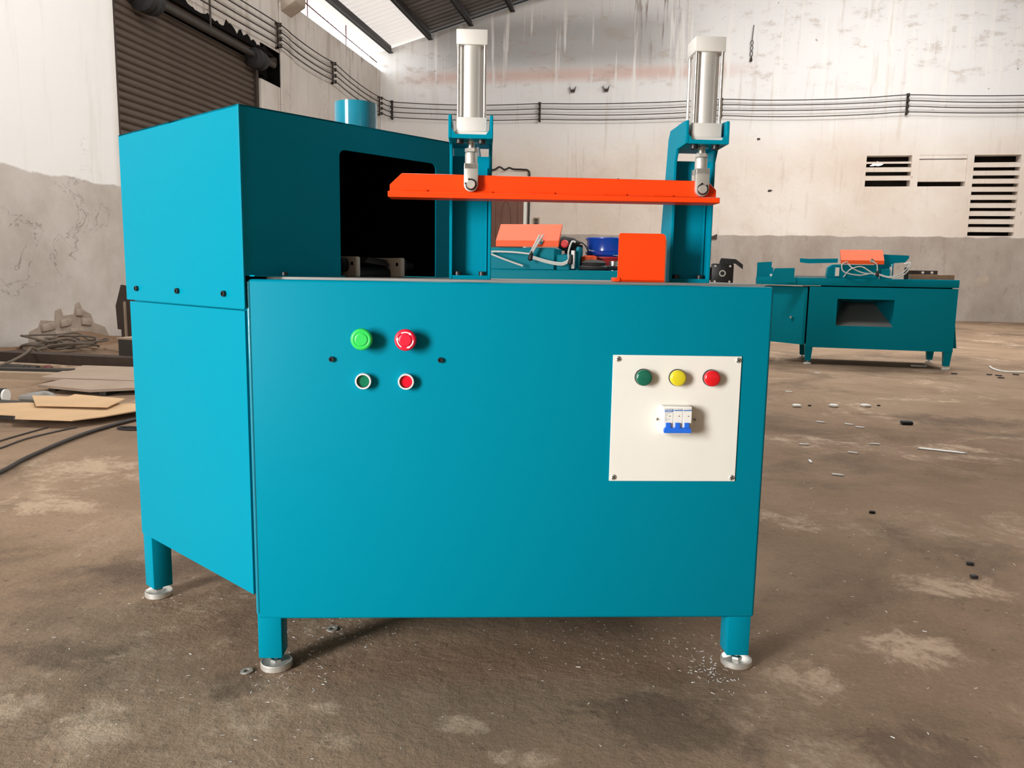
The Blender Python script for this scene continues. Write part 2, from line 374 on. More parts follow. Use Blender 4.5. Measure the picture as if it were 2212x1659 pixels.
# dark lean-to behind the louvres, its back board broken where daylight shows
bb = bmesh.new()
outer = [(4.5, 1.3), (8.4, 1.3), (8.4, 3.75), (4.5, 3.75)]
hole = [(5.19,3.255),(5.23,3.275),(5.27,3.33),(5.34,3.345),(5.40,3.30),(5.45,3.285),(5.40,3.262),(5.35,3.25),(5.30,3.262),(5.24,3.25)]
hole = [((x-5.3)*1.05+5.36, z) for x, z in hole]
for lp in (outer, hole):
    vs = [bb.verts.new((x, YB+.9, z)) for x, z in lp]
    for i in range(len(vs)): bb.edges.new((vs[i], vs[(i+1)%len(vs)]))
bmesh.ops.triangle_fill(bb, edges=bb.edges[:], use_beauty=True)
me = bpy.data.meshes.new('wall_lean_to'); bb.to_mesh(me); bb.free(); me.materials.append(RUST)
lt = obj('wall_lean_to', me); struct(lt)
m = MB(); m.box(4.45, 8.45, YB+.25, YB+1.0, 3.75, 3.8); m.box(4.45, 8.45, YB+.25, YB+1.0, 1.25, 1.3); m.box(4.4, 4.5, YB+.25, YB+1.0, 1.25, 3.8); m.box(8.4, 8.5, YB+.25, YB+1.0, 1.25, 3.8)
m.build('lean_to_frame', RUST, lt)

# left wall with the shutter opening and the broken-out notch
SH = (7.14, 10.62, .36, 4.3)
mb = wall_with_holes(YF-.25, YB, 0, 5.3, [SH, (10.62, 11.32, 3.83, 4.38)], XL-.25, XL, 'x')
wl = weld(mb, 'wall_left', PLL); struct(wl)
MB().box(XL, XL+.035, 11.27, 11.75, 0, 5.3).build('pilaster', PLL, wl, .01, 1)
mb = MB()                # near-black pieces painting the shade of broken plaster voids and the notch
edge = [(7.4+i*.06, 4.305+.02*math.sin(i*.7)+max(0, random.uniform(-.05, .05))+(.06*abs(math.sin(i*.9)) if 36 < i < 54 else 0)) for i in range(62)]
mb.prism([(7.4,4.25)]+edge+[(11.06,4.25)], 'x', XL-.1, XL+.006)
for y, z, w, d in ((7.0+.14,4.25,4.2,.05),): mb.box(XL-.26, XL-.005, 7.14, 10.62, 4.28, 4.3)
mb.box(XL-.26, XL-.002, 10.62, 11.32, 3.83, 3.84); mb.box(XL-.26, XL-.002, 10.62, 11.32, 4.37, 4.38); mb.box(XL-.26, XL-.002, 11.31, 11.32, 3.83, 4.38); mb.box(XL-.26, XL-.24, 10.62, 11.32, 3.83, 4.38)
mb.build('broken_edge_shade', SHADOWBOX, wl)
bw = MB().prism([(5.55,0),(5.58,.16),(5.7,.2),(5.74,.27),(5.93,.25),(5.95,.36),(6.03,.38),(6.06,.3),(6.22,.31),(6.25,.42),(6.31,.44),(6.36,.35),(6.48,.3),(6.52,.2),(6.7,.14),(6.78,0)], 'x', XL-.02, XL+.006).build('bare_brickwork', BRICK, wl)
for (y, z, w) in ((5.83,.2,.2),(6.08,.23,.17),(6.3,.33,.11),(6.4,.22,.16),(5.75,.09,.2),(6.0,.1,.18),(6.24,.12,.2)):   # bricks laid bare where the plaster fell off
    b_ = MB().prism([(-w/2,-.04),(w/2*.9,-.045),(w/2,.02),(w*.3,.04),(-w*.2,.032),(-w*.48,.038)], 'x', -.02, .02).build('bare_brick', BRICK, wl, .01, 2)
    b_.location = (XL+.008, y, z); b_.rotation_euler = (random.uniform(-.15,.15), 0, random.uniform(-.1,.1))
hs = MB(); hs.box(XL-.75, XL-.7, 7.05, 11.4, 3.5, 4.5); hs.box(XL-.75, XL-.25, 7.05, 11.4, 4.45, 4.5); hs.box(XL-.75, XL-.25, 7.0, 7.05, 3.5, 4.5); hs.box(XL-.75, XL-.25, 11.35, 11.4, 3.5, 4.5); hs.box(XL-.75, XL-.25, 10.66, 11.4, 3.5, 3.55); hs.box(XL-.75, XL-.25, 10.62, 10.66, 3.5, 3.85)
trim_or_light_block = hs.build('shutter_light_block', SHADOWBOX); struct(trim_or_light_block);  # added dark box keeps the white sky out behind the shutter
MB().prism([(XL,5.03),(XL+.3,5.2),(XL+.3,5.55),(XL,5.55)], 'y', 11.3, 11.68).build('trim_or_light_block_2', CONC, None, .01, 1); struct(bpy.data.objects['trim_or_light_block_2'])

wf = weld(wall_with_holes(XL-.25, XR+.25, 0, 5.3, [(-2.85, -1.75, 0, 2.5)], YF-.25, YF, 'y').prism(gab, 'y', YF-.25, YF), 'wall_front', PLP); struct(wf)
wr = weld(wall_with_holes(YF, YB, 0, 5.3, [], XR, XR+.25, 'x'), 'wall_right', PLP); struct(wr)

# roof: corrugated sheets over black purlins
ce = obj('ceiling', None); ce.empty_display_size = .1; struct(ce)
def sheet_mesh(x0, x1, name):
    m = MB(); prof = []
    for k in range(5):
        o = k*.2; prof += [(o,0),(o+.11,0),(o+.13,.035),(o+.17,.035),(o+.19,0)]
    prof.append((1.0, 0)); n = len(prof); vs = [(x, y, roof_z(x)+.0+h) for x in (x0, x1) for y, h in prof]
    return m.add(vs, [(i, i+1, n+i+1, n+i) for i in range(n-1)]).mesh(name, ROOFM)
sk = sheet_mesh(-5.78, -4.36, 'clear_roof_sheet'); sk.materials.clear(); sk.materials.append(CLEAR)
sl = sheet_mesh(-4.4, 3.5, 'roof_sheet'); sr = sheet_mesh(3.5, 13.4, 'roof_sheet')
for k in range(21):
    for me in (sk, sl, sr): obj(me.name.split('.')[0], me, ce).location = (0, YF-.3+k*1.0, .06)
pm = MB(); pm.box(-.03, .03, YF, YB-.002, -.16, -.005); pm.box(-.03, .07, YF, YB-.002, -.16, -.14); pm = pm.mesh('purlin', PURL)
for k in range(17):
    x = -5.27+k*.92
    if x > 12: break
    p = obj('purlin', pm, ce); p.location = (x, 0, roof_z(x)+.055)
for cx_, cy_, cz_, sx_, sy_, tl in ((3.5,10.2,7.54,4.2,2.2,0), (6.6,8.6,7.06,1.0,10.0,R(15)), (-2.2,4.6,6.36,1.0,5.0,R(-15))):   # frosted skylight panels
    p = MB().box(-sx_/2-.05, sx_/2+.05, -sy_/2-.05, sy_/2+.05, 0, .02).build('skylight_panel', CLEAR, ce); p.location = (cx_, cy_, cz_); p.rotation_euler = (0, tl, 0)

# roller shutter in the left wall
d1 = obj('door_1', None); d1.empty_display_size = .1; struct(d1); d1.location = (XL-.1, 0, 0)
prof = [(0,0),(.022,.015),(.03,.042),(.022,.07),(.004,.082),(0,.09)]
sm = MB(); n = len(prof); y0, y1 = 7.2, 10.58
sm.add([(x, y, z) for y in (y0, y1) for x, z in prof]+[(x-.006, y, z) for y in (y0, y1) for x, z in prof],
       [(i, i+1, n+i+1, n+i) for i in range(n-1)]+[(2*n+i, 2*n+i+1, 3*n+i+1, 3*n+i) for i in range(n-1)], True)
sm = sm.mesh('shutter_slat', SHUT, ang=60)
for k in range(41): obj('shutter_slat', sm, d1).location = (0, 0, .4+k*.09)
for y in (7.14, 10.53): MB().box(-.02, .07, y, y+.075, .36, 4.0).build('guide_rail', RUST, d1)
MB().cyl((.16, 7.45, 4.08), (.16, 10.95, 4.1), .045, 16).build('drive_shaft', DARKT, d1)
for y, r_ in ((7.72, .17), (10.42, .15)):
    MB().lathe((.16, y-.16, 4.06), (0,1,0), [(r_*.6,0),(r_,.03),(r_,.12),(r_*.8,.16),(r_,.2),(r_*.9,.3),(r_*.5,.33)], 14).build('bearing_drum', RUBBER, d1)
MB().box(-.1, -.02, 10.8, 11.0, 3.95, 4.15).build('bearing_plate', SHADOWBOX, d1)  # plate coloured near-black to match the notch's painted shade
MB().box(-.05, .05, 7.1, 11.3, 4.18, 4.3).build('shutter_hood_bar', RUST, d1)
hr = MB().tube([(XL+.1, 9.02, 5.28), (XL+.09, 9.05, 4.7), (XL+.09, 9.06, 4.1)], .014, 6, 4).build('hanging_rod', CABLE)
tag(hr, 'thin dark rod hanging down to the shutter shaft', 'rod')

# wooden door in the back wall
d2 = obj('door_2', None); d2.empty_display_size = .1; struct(d2); d2.location = (0, YB, 0)
MB().box(-3.02, -2.18, -.03, .0, .0, 2.93).build('door_leaf', WOODD, d2)
for x in (-2.95, -2.27): MB().box(x-.03, x+.03, -.05, -.025, .1, 2.85).build('door_stile', WOODD, d2, .008, 1)
MB().box(-2.8, -2.76, -.045, -.025, .1, 2.85).build('door_stile', WOODD, d2, .008, 1)
for z in (.9, 2.05):
    mb = MB(); pts = [(-2.56+.11*math.cos(t*math.pi/12), -.035, z+.38*math.sin(t*math.pi/12)) for t in range(25)]
    mb.tube(pts, .012, 6, 1).build('oval_moulding', WOODD, d2)
MB().box(-2.17, -2.1, -.04, .005, 0, 2.95).build('door_jamb', PLWHITE, d2)
MB().box(-3.15, -3.03, -.04, .005, 0, 2.95).build('door_jamb', PLWHITE, d2)
MB().box(-3.15, -2.1, -.07, .005, 2.95, 3.08).build('door_lintel', PLB, d2)
mb = MB().tube([(-3.1, YB-.1, 3.1), (-2.85, YB-.1, 3.1), (-2.72, YB-.1, 3.16), (-2.6, YB-.12, 3.1), (-2.5, YB-.1, 3.14), (-2.4, YB-.1, 3.11), (-2.2, YB-.1, 3.1), (-2.08, YB-.08, 3.08), (-2.05, YB-.04, 2.95), (-2.05, YB-.04, 2.3), (-2.06, YB-.04, 1.7)], .022, 6)
tag(mb.build('door_cable', CABLE), 'black cable lying on the lintel and dropping beside the wooden door', 'cable')
o = thing('wall_socket', 'small brown socket plate on plaster right of the wooden door', 'socket', (-1.88, YB, 1.98))
MB().box(-.07, .07, -.03, 0, -.09, .09).build('socket_plate', TIMBER, o, .005, 1); MB().box(-.04, .04, -.036, -.028, .005, .06).build('switch', DARKT, o); MB().box(-.04, .04, -.036, -.028, -.06, -.005).build('switch', DARKT, o)

# insulator racks and the four cables along both walls
def rack(loc, rz, label):
    o = thing('insulator_rack', label, 'cable rack', loc, rz, 'insulator racks on the walls')
    MB().box(-.02, .02, -.05, -.03, -.2, .2).build('rack_bar', RUST, o)
    for z in (-.19, .19): MB().box(-.02, .02, -.05, 0, z-.015, z+.015).build('rack_arm', RUST, o)
    for k in range(4):
        MB().lathe((0, -.09, .165-k*.11-.03), (0,0,1), [(.02,0),(.03,.01),(.016,.03),(.03,.05),(.02,.06)], 10).build('insulator', DARKT, o)
    return o
LB = [(7.0, 4.62), (11.15, 4.62), (13.4, 4.58), (16.05, 4.5)]
BBk = [(-5.22, 4.44), (-1.85, 4.33), (2.0, 4.335), (5.64, 4.34), (9.4, 4.3)]
rack((XL, 11.15, 4.62), -math.pi/2+math.pi, 'dark insulator rack on the pilaster above the broken notch')
rack((XL, 13.4, 4.58), math.pi/2, 'dark insulator rack halfway between pilaster and far corner')
rack((XL, 16.0, 4.5), math.pi/2, 'dark insulator rack on the left wall right in the corner')
for i, (x, z) in enumerate(BBk[:4]):
    rack((x, YB, z), 0, ['dark insulator rack on the back wall next to the corner', 'dark insulator rack on back wall above the wooden door, right of the left cylinder',
                         'dark insulator rack on back wall just right of the right cylinder', 'dark insulator rack on back wall above the louvre openings'][i])
for k in range(4):
    pts = []; ins = XL+.1; off = .165-k*.11
    ys = [(3.0, 4.62)]+LB[1:]
    for (ya, za), (yb, zb) in zip(ys[:-1], ys[1:]):
        for t in range(6):
            u = t/6; pts.append((ins, ya+(yb-ya)*u, za+(zb-za)*u+off-.05*4*u*(1-u)*(1+.15*math.sin(k*2.1+ya))))
    pts.append((ins+.02, 16.03, 4.5+off))
    for (xa, za), (xb, zb) in zip(BBk[:-1], BBk[1:]):
        for t in range(6):
            u = t/6; pts.append((xa+(xb-xa)*u, YB-.1, za+(zb-za)*u+off-.045*4*u*(1-u)*(1+.2*math.sin(k*1.7+xa))))
    o = MB().tube(pts, .0095, 6, 2).build('power_cable', CABLE)
    tag(o, ['topmost', 'second from the top', 'third from the top', 'lowest'][k]+' of the four dark cables strung along both walls', 'cable', 'cables strung along the walls')
o = thing('eave_wire', 'thin dark red wire stretched in the bright gap above the left wall', 'wire', (XL-.05, 0, 5.3))
MB().tube([(0, 11.6, .28), (0, 13.0, .22), (0, 16.1, .16)], .012, 6, 3).build('wire', REDWIRE, o)
for y in (12.5, 14.3): MB().box(-.008, .008, y, y+.016, 0, .42).build('wire_stay', REDWIRE, o)
for x, l_ in ((-1.14, 'left'), (-.42, 'right')):
    o = MB().prism([(-.07,.07),(-.035,.0),(.035,0),(.07,.07),(.04,-.05),(-.04,-.05)], 'y', -.06, 0).build('wall_hook', RUST); o.location = (x, YB, 4.78)
    tag(o, l_+' of two small rusty horned hooks high on the back wall', 'hook', 'rusty wall hooks')
o = thing('hanging_chain', 'thin rusty chain hanging high on back wall right of the right cylinder', 'chain', (2.55, YB-.03, 5.25))
MB().cyl((.0,0,.42), (.02,0,.72), .008, 6).build('chain_wire', RUST, o)
for k, (z, h) in enumerate(((.37,.05),(.27,.05),(.16,.055))):
    MB().tube([(.025*math.cos(t*math.pi/5), 0, z+h*math.sin(t*math.pi/5)) for t in range(11)], .008, 5, 1).build('chain_link', RUST, o)
MB().lathe((0,0,0), (0,0,1), [(.01,0),(.03,.02),(.02,.07),(.008,.1)], 8).build('chain_weight', RUST, o)

# ------------------------------------------------------------------ main machine
MM = thing('press_machine', 'large turquoise machine with orange press beam and two upright cylinders, nearest the camera', 'machine', (0,0,0), TH)
WD, HT = 1.04, .813
def UV(u, v, z): return (SQ*(u-v), SQ*(u+v), z)
outline = [(.012,.003),(WD,.003),(WD,.5),(.348,.5),(.024,.824),(-.386,.401)]
body = MB().prism(outline, 'z', .1685, HT-.006).build('cabinet_body', TEAL, MM)
# front sheet with folded top edge
fp = MB().box(0, WD, -.002, .02, .117, HT)
fp.build('front_panel', TEAL, MM, .0065, 3)
# slanted side sheet
sp = MB(); sp.hexa([UV(-.002,.008,.1685), UV(-.002,.5546,.1685), UV(.003,.5546,.1685), UV(.003,.008,.1685), UV(-.002,.008,.7505), UV(-.002,.5546,.7505), UV(.003,.5546,.7505), UV(.003,.008,.7505)])
sp.build('side_panel', TEAL, MM)
# steel table plate
pl = [(.03,.03),(WD-.012,.022),(WD-.012,.488),(.34,.488),(.024,.8),(-.36,.42)]
MB().prism(pl, 'z', HT-.006, .818).build('table_plate', PLATE, MM, .001, 1)
def leg(fn, name='leg'):
    l = MB().hexa([fn(0,0,.03), fn(.049,0,.03), fn(.049,.049,.03), fn(0,.049,.03), fn(0,0,.18), fn(.049,0,.18), fn(.049,.049,.18), fn(0,.049,.18)]).build(name, TEAL, MM, .003, 2)
    cx, cy, _ = fn(.0245+.006, .0245, 0)
    MB().lathe((cx, cy, 0), (0,0,1), [(.030,0),(.033,.002),(.033,.0125),(.031,.0145),(.027,.0125),(.012,.0145)], 32).build('foot', ZINC, l)
    MB().lathe((cx, cy, .012), (0,0,1), [(.0125,0),(.0125,.007),(.006,.008),(.006,.03)], 6, False).build('foot_bolt', CHROME, l)
    return l
leg(lambda a, b, z: (a, b, z)); leg(lambda a, b, z: (.986+a, .001+b, z)); leg(lambda a, b, z: (.986+a, .44+b, z))
leg(lambda a, b, z: UV(b, .5546-.049+a, z)); leg(lambda a, b, z: UV(.53+b, .5-.0+a, z))
# hood ------------------------------------------------
HB, HTOP, HU, HV = .8195, 1.138, .598, .557
def sheet_uv(poly, fixed, val, th):   # sheet in plane u=val (coords v,z) or v=val (coords u,z)
    m = MB(); f = (lambda a, z, w: UV(w, a, z)) if fixed == 'u' else (lambda a, z, w: UV(a, w, z))
    n = len(poly); vs = [f(a, z, val) for a, z in poly]+[f(a, z, val+th) for a, z in poly]
    return m.add(vs, [list(range(n)), list(range(n, 2*n))[::-1]]+[(i,(i+1)%n,(i+1)%n+n,i+n) for i in range(n)])
hood = MB()
# sheet on the slanted side, with the overlapping flap at its foot
hood.v += []; h1 = sheet_uv([(-.004,.757),(.0,.7545),(HV,.755),(HV,HTOP),(-.004,HTOP)], 'u', -.008, .003)
hood.add(h1.v, h1.f)
# sheet with the opening
r_ = .014; arc = lambda cx, cz, a0: [(cx+r_*math.cos(R(a0+t*22.5)), cz+r_*math.sin(R(a0+t*22.5))) for t in range(5)]
face = [(-.0078,HB),(.217,HB)]+[(.217, 1.083-r_)]+[(.217+r_-r_*math.cos(R(t*22.5)), 1.083-r_+r_*math.sin(R(t*22.5))) for t in range(1,5)]
face += [(.488-r_+r_*math.sin(R(t*22.5)), 1.083-r_+r_*math.cos(R(t*22.5))) for t in range(0,5)]+[(.488,HB),(HU,HB),(HU,HTOP),(-.0078,HTOP)]
h2 = sheet_uv(face, 'v', -.003, .003)
hood.add(h2.v, h2.f)
h3 = sheet_uv([(0,HB),(HV,HB),(HV,HTOP),(0,HTOP)], 'u', HU, -.003); hood.add(h3.v, h3.f)
h4 = sheet_uv([(0,HB),(HU,HB),(HU,HTOP),(0,HTOP)], 'v', HV, -.003); hood.add(h4.v, h4.f)
hood.hexa([UV(-.008,-.003,HTOP-.003), UV(HU,-.003,HTOP-.003), UV(HU,HV,HTOP-.003), UV(-.008,HV,HTOP-.003), UV(-.008,-.003,HTOP), UV(HU,-.003,HTOP), UV(HU,HV,HTOP), UV(-.008,HV,HTOP)])
hood = hood.build('hood', TEAL, MM)
# foot flange left of the opening
MB().hexa([UV(.004,-.022,.818), UV(.214,-.022,.818), UV(.214,0,.818), UV(.004,0,.818), UV(.004,-.022,.8205), UV(.214,-.022,.8205), UV(.214,0,.8205), UV(.004,0,.8205)]).build('hood_flange', TEAL, hood)
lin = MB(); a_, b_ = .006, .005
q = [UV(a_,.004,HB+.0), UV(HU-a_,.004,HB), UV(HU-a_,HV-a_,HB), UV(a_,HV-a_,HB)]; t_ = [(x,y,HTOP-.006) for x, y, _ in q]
lin.add(q+t_, [(4,5,6,7),(1,2,6,5),(2,3,7,6),(3,0,4,7)]); lin.build('hood_shade_lining', INNER, hood)  # black inner box paints the shade inside the hood
MB().cyl(UV(-.0055,-.0005,HB),UV(-.0055,-.0005,HTOP),.0028,10).build('folded_edge', TEALG, hood)
MB().cyl((.003,.001,.13),(.003,.001,.808),.0042,10).build('folded_edge', TEALG, MM)
bolt = MB().lathe((0,0,0), (0,-1,0), [(.0062,0),(.0062,.006),(.0054,.0068),(.0034,.0068),(.0032,.0035)], 14).mesh('bolt', BLACK)
for v in (.0725, .279, .4915):
    b = obj('bolt', bolt, hood); b.location = UV(-.008, v, .7825); b.rotation_euler = (0,0,R(-45))
b = obj('bolt', bolt, hood); b.location = UV(.076, -.012, .8205); b.rotation_euler = (R(-90),0,0)
MB().lathe((0.13,.555,HTOP), (0,0,1), [(.054,0),(.054,.118),(.0515,.118),(.0515,.0)], 40).build('outlet_pipe', TEALG, hood)
# clamp mechanism inside the hood opening
def uvbox(m, u0, u1, v0, v1, z0, z1): return m.hexa([UV(u0,v0,z0),UV(u1,v0,z0),UV(u1,v1,z0),UV(u0,v1,z0),UV(u0,v0,z1),UV(u1,v0,z1),UV(u1,v1,z1),UV(u0,v1,z1)])
for u in (.281, .409):
    p = uvbox(MB(), u, u+.0125, .03, .15, .818, .8635).build('bearing_block', CREAM, MM, .004, 3)
    MB().cyl(UV(u-.0008,.045,.848), UV(u+.001,.045,.848), .0045, 14).build('bearing_hole', INNER, p)
MB().cyl(UV(.293,.085,.825), UV(.409,.085,.825), .017, 18).build('roller', RUBBER, MM)
MB().add([UV(.32,.05,.852),UV(.40,.06,.843),UV(.402,.075,.858),UV(.345,.07,.864),UV(.32,.11,.85),UV(.40,.12,.84),UV(.402,.12,.858),UV(.345,.12,.864)], [(0,1,2,3),(4,7,6,5),(0,4,5,1),(1,5,6,2),(2,6,7,3),(3,7,4,0)]).build('cutter_blade', DARKT, MM)
MB().lathe(UV(.425,.06,.845), UV(1,0,0), [(.014,0),(.02,.004),(.02,.012),(.009,.013),(.009,.04)], 18).build('drive_pulley', RUBBER, MM)
MB().lathe(UV(.262,.07,.845), UV(1,0,0), [(.012,0),(.016,.004),(.016,.018)], 18).build('drive_pulley', RUBBER, MM)
# posts ------------------------------------------------
def post(x0):
    x1 = x0+.087; m = MB()
    side = [(.02,1.09),(.021,1.134),(.05,1.136),(.15,1.136),(.165,1.12),(.199,.93),(.199,.818),(.105,.818),(.105,1.066),(.09,1.089)]
    m.prism(side, 'x', x0, x0+.0065); m.prism(side, 'x', x1-.0065, x1)
    p = m.build('post', TEAL, MM, .0012, 1)
    MB().box(x0+.0065, x1-.0065, .135, .142, .818, 1.072).build('web_plate', TEAL, p)
    MB().box(x0+.0065, x1-.0065, .105, .19, .818, .826).build('base_plate', TEAL, p)
    ap = [(x0+.0062,1.09),(x1-.0062,1.09),(x1-.0062,1.108),(x1-.014,1.0975),(x0+.014,1.0975),(x0+.0062,1.108)]
    MB().prism(ap, 'y', .0205, .15).build('arm_plate', TEAL, p)
    MB().tube([(x1-.0105,.131,.83+.01*k+random.uniform(-.001,.001)) for k in range(23)], .0022, 5, 1).build('weld_bead', TEAL, p)
    bm_ = MB().lathe((0,0,0), (0,0,1), [(.0078,0),(.0078,.0075),(.007,.0085),(.004,.0085),(.004,.005)], 18).mesh('bolt', BLACK)
    for x in (x0+.018, x1-.018): obj('bolt', bm_, p).location = (x, .118, .826)
    for x in (x0+.022, x1-.022): b = obj('bolt', bm_, p); b.location = (x, .037, 1.09); b.rotation_euler = (math.pi,0,0)
    return p
post(.388); post(.8525)
# press beam ------------------------------------------------
bp = MB().prism([(.271,.988),(.271,1.003),(.295,1.0255),(.911,1.0225),(.929,1.005),(.929,.988)], 'y', .054, .066).build('press_beam', ORANGE, MM, .001, 1)
MB().box(.269, .932, .036, .092, .9775, .989).build('beam_flange', ORANGE, bp, .0012, 1)
for xa, xb in ((.30,.345),(.43,.475),(.55,.60),(.70,.745),(.80,.84)):
    MB().tube([(xa+(xb-xa)*k/8, .0525, .991+random.uniform(-.0006,.0006)) for k in range(9)], .003, 6, 1).build('weld_bead', ORANGE, bp)
# pneumatic cylinders ------------------------------------------------
def cylinder(cx, flip):
    cy = .06; c_ = obj('pneumatic_cylinder', None, MM); c_.empty_display_size = .05; c_.location = (cx, cy, 0)
    MB().box(-.0300,.0300,-.030,.030,1.266,1.294).build('top_cap', ALU, c_, .0015, 2)
    MB().box(-.0300,.0300,-.030,.030,1.1045,1.1315).build('bottom_cap', ALU, c_, .0015, 2)
    MB().box(-.0325,.0325,-.0325,.0325,1.0975,1.1045).build('mounting_flange', ALU, c_, .001, 1)
    MB().cyl((0,0,1.131),(0,0,1.267),.0258,44).build('barrel', TUBE, c_)
    for sx in (-1,1):
        for sy in (-1,1): MB().cyl((sx*.0255,sy*.0255,1.131),(sx*.0255,sy*.0255,1.267),.0032,12).build('tie_rod', CHROME, c_)
    MB().lathe((0,0,1.07),(0,0,1),[(.0072,0),(.0072,.017),(.014,.017),(.014,.0205)],20).build('piston_rod', STEEL, c_)
    MB().cyl((0,0,1.0695),(0,0,1.0765),.0128,6,False,.5).build('lock_nut', ZINC, c_)
    MB().lathe((0,0,1.044),(0,0,1),[(.0132,0),(.0125,.003),(.0125,.0215),(.0112,.0245)],24).build('clevis_collar', ZINC, c_)
    fork = [(-.0138,1.046)]+[(.0138*math.cos(R(180+t*15)), 1.0045+.0138*math.sin(R(180+t*15))) for t in range(13)]+[(.0138,1.046)]
    for ya, yb in ((-.019,-.0075),(.0075,.019)): MB().prism(fork, 'y', ya, yb).build('clevis_fork', ZINC, c_, .0012, 2)
    MB().box(-.0138,.0138,-.019,.019,1.0345,1.046).build('clevis_bridge', ZINC, c_, .001, 1)
    MB().lathe((0,-.0255,1.0045),(0,1,0),[(.0078,0),(.0085,.001),(.0085,.05)],22).build('clevis_pin', ZINC, c_)
    a0 = R(140 if flip else 70); pts = [(.0102*math.cos(a0+R(30+t*15)), -.0215, 1.0045+.0102*math.sin(a0+R(30+t*15))) for t in range(21)]
    ci = MB().tube(pts, .0013, 6, 1)
    for p in (pts[0], pts[-1]): ci.lathe((p[0]*1.05, -.0222, 1.0045+(p[2]-1.0045)*1.05), (0,1,0), [(.0022,0),(.0022,.0014)], 10)
    ci.build('circlip', BLACK, c_)
    MB().tube([(.012,.034,1.115),(.012,.06,1.10),(.018,.105,1.06),(.022,.13,1.0)], .0035, 8).build('air_hose', HOSE, c_)
    return c_
cylinder(.4325, True); cylinder(.8965, False)
# orange guard block
gb = [(.733,.819),(.829,.819),(.8285,.909)]+[(.8205+.008*math.cos(R(t*22.5)), .908+.008*math.sin(R(t*22.5))) for t in range(5)]+[(.7375+.004*math.cos(R(90+t*22.5)), .912+.004*math.sin(R(90+t*22.5))) for t in range(5)]
gd = MB().prism(gb, 'y', .048, .054); gd.box(.733,.829,.048,.1,.8185,.8225)
gd = gd.build('guard_plate', ORANGE, MM, .001, 1)
MB().box(.7265,.738,.046,.09,.8185,.8265).build('guard_foot', ORANGE, gd, .001, 1)
MB().box(.8290,.8345,.06,.066,.8185,.905).build('guide_strip', STEEL, gd)
# controls ------------------------------------------------
def mush(x, z, m_, name):
    o = MB().lathe((x,-.0,z),(0,-1,0),[(.0135,.0015),(.0135,.013),(.019,.0155),(.0212,.019),(.0214,.0245),(.0203,.0275),(.0175,.029),(.0145,.0292),(.0135,.0284),(.0125,.0294),(.0105,.03)],40).build(name, m_, MM, ang=50)
    MB().lathe((x,-.0015,z),(0,-1,0),[(.0145,0),(.0145,.003),(.0135,.004)],28).build('collar', BLACK, o)
    return o
gm = mush(.2235, .7, GREENM, 'mushroom_button'); gm['label'] = 'bright green mushroom push button'
rm = mush(.3085, .7, REDM, 'mushroom_button'); rm['label'] = 'red emergency stop button with white arrows'
for k in range(3):
    a0 = 70-k*120; ar = MB(); n = 9; pts = []
    A = [R(a0+50-t*62/8) for t in range(n)]; r0, r1, y = .0142, .0162, -.0296
    vs = [(.3085+r*math.cos(a), yy, .7+r*math.sin(a)) for yy in (y, y+.0012) for r in (r0, r1) for a in A]
    ar.add(vs, [(i,i+1,n+i+1,n+i) for i in range(n-1)]+[(2*n+i,n*2+i+1,3*n+i+1,3*n+i) for i in range(n-1)])
    e = A[-1]; e2 = e-R(20); P = lambda r, a, yy: (.3085+r*math.cos(a), yy, .7+r*math.sin(a))
    ar.add([P(.0128,e,y),P(.0178,e,y),P(.0156,e2,y),P(.0128,e,y+.0012),P(.0178,e,y+.0012),P(.0156,e2,y+.0012)], [(0,1,2),(3,5,4),(0,3,4,1),(1,4,5,2),(2,5,3,0)])
    ar.build('arrow_mark', PRINTW, rm)
def pbtn(x, z, m_, lab):
    o = MB().lathe((x,-.001,z),(0,-1,0),[(.0125,0),(.0125,.0085),(.0118,.0095)],32).build('push_button', m_, MM); o['label'] = lab
    MB().ring((x,-.002,z),(0,-1,0),.0126,.0157,0,.0135,36).build('bezel', BEZEL, o)
    MB().ring((x,-.002,z),(0,-1,0),.0122,.0131,0,.0105,36).build('gasket', BLACK, o)
    return o
pbtn(.224, .6165, GREENB, 'dark green push button in chrome ring'); pbtn(.308, .6165, REDB, 'red push button in chrome ring')
scr = MB().lathe((0,0,0),(0,-1,0),[(.0055,0),(.0055,.0045),(.005,.0055),(.0032,.0055),(.003,.003)],14).mesh('socket_screw', BLACK)
for x, z in ((.1615,.6585),(.3755,.6592)): obj('socket_screw', scr, MM).location = (x, -.002, z)
pn = MB().box(.72,.981,-.0045,-.002,.4145,.6735).build('switch_panel', WHITE, MM, .0006, 1)
def pscrew(x, z, r, par, ang):
    s_ = MB().lathe((0,0,0),(0,-1,0),[(r,0),(r,.0008),(r*.75,.002),(r*.3,.0023)],16); sm_ = s_.build('screw', ZINC, par); sm_.location = (x,-.0045,z)
    t_ = MB().box(-r*.75,r*.75,-.0026,-.002,-r*.16,r*.16).box(-r*.16,r*.16,-.0026,-.002,-r*.75,r*.75).build('screw_slot', DARKT, par); t_.location = (x,-.0045,z); t_.rotation_euler = (0,R(ang),0)
for (x, z, a) in ((.7305,.6655,20),(.974,.6655,50),(.729,.4225,35),(.9735,.4225,10)): pscrew(x, z, .0058, pn, a)
for (x, z, a) in ((.8145,.544,30),(.8905,.5435,5)): pscrew(x, z, .0037, pn, a)
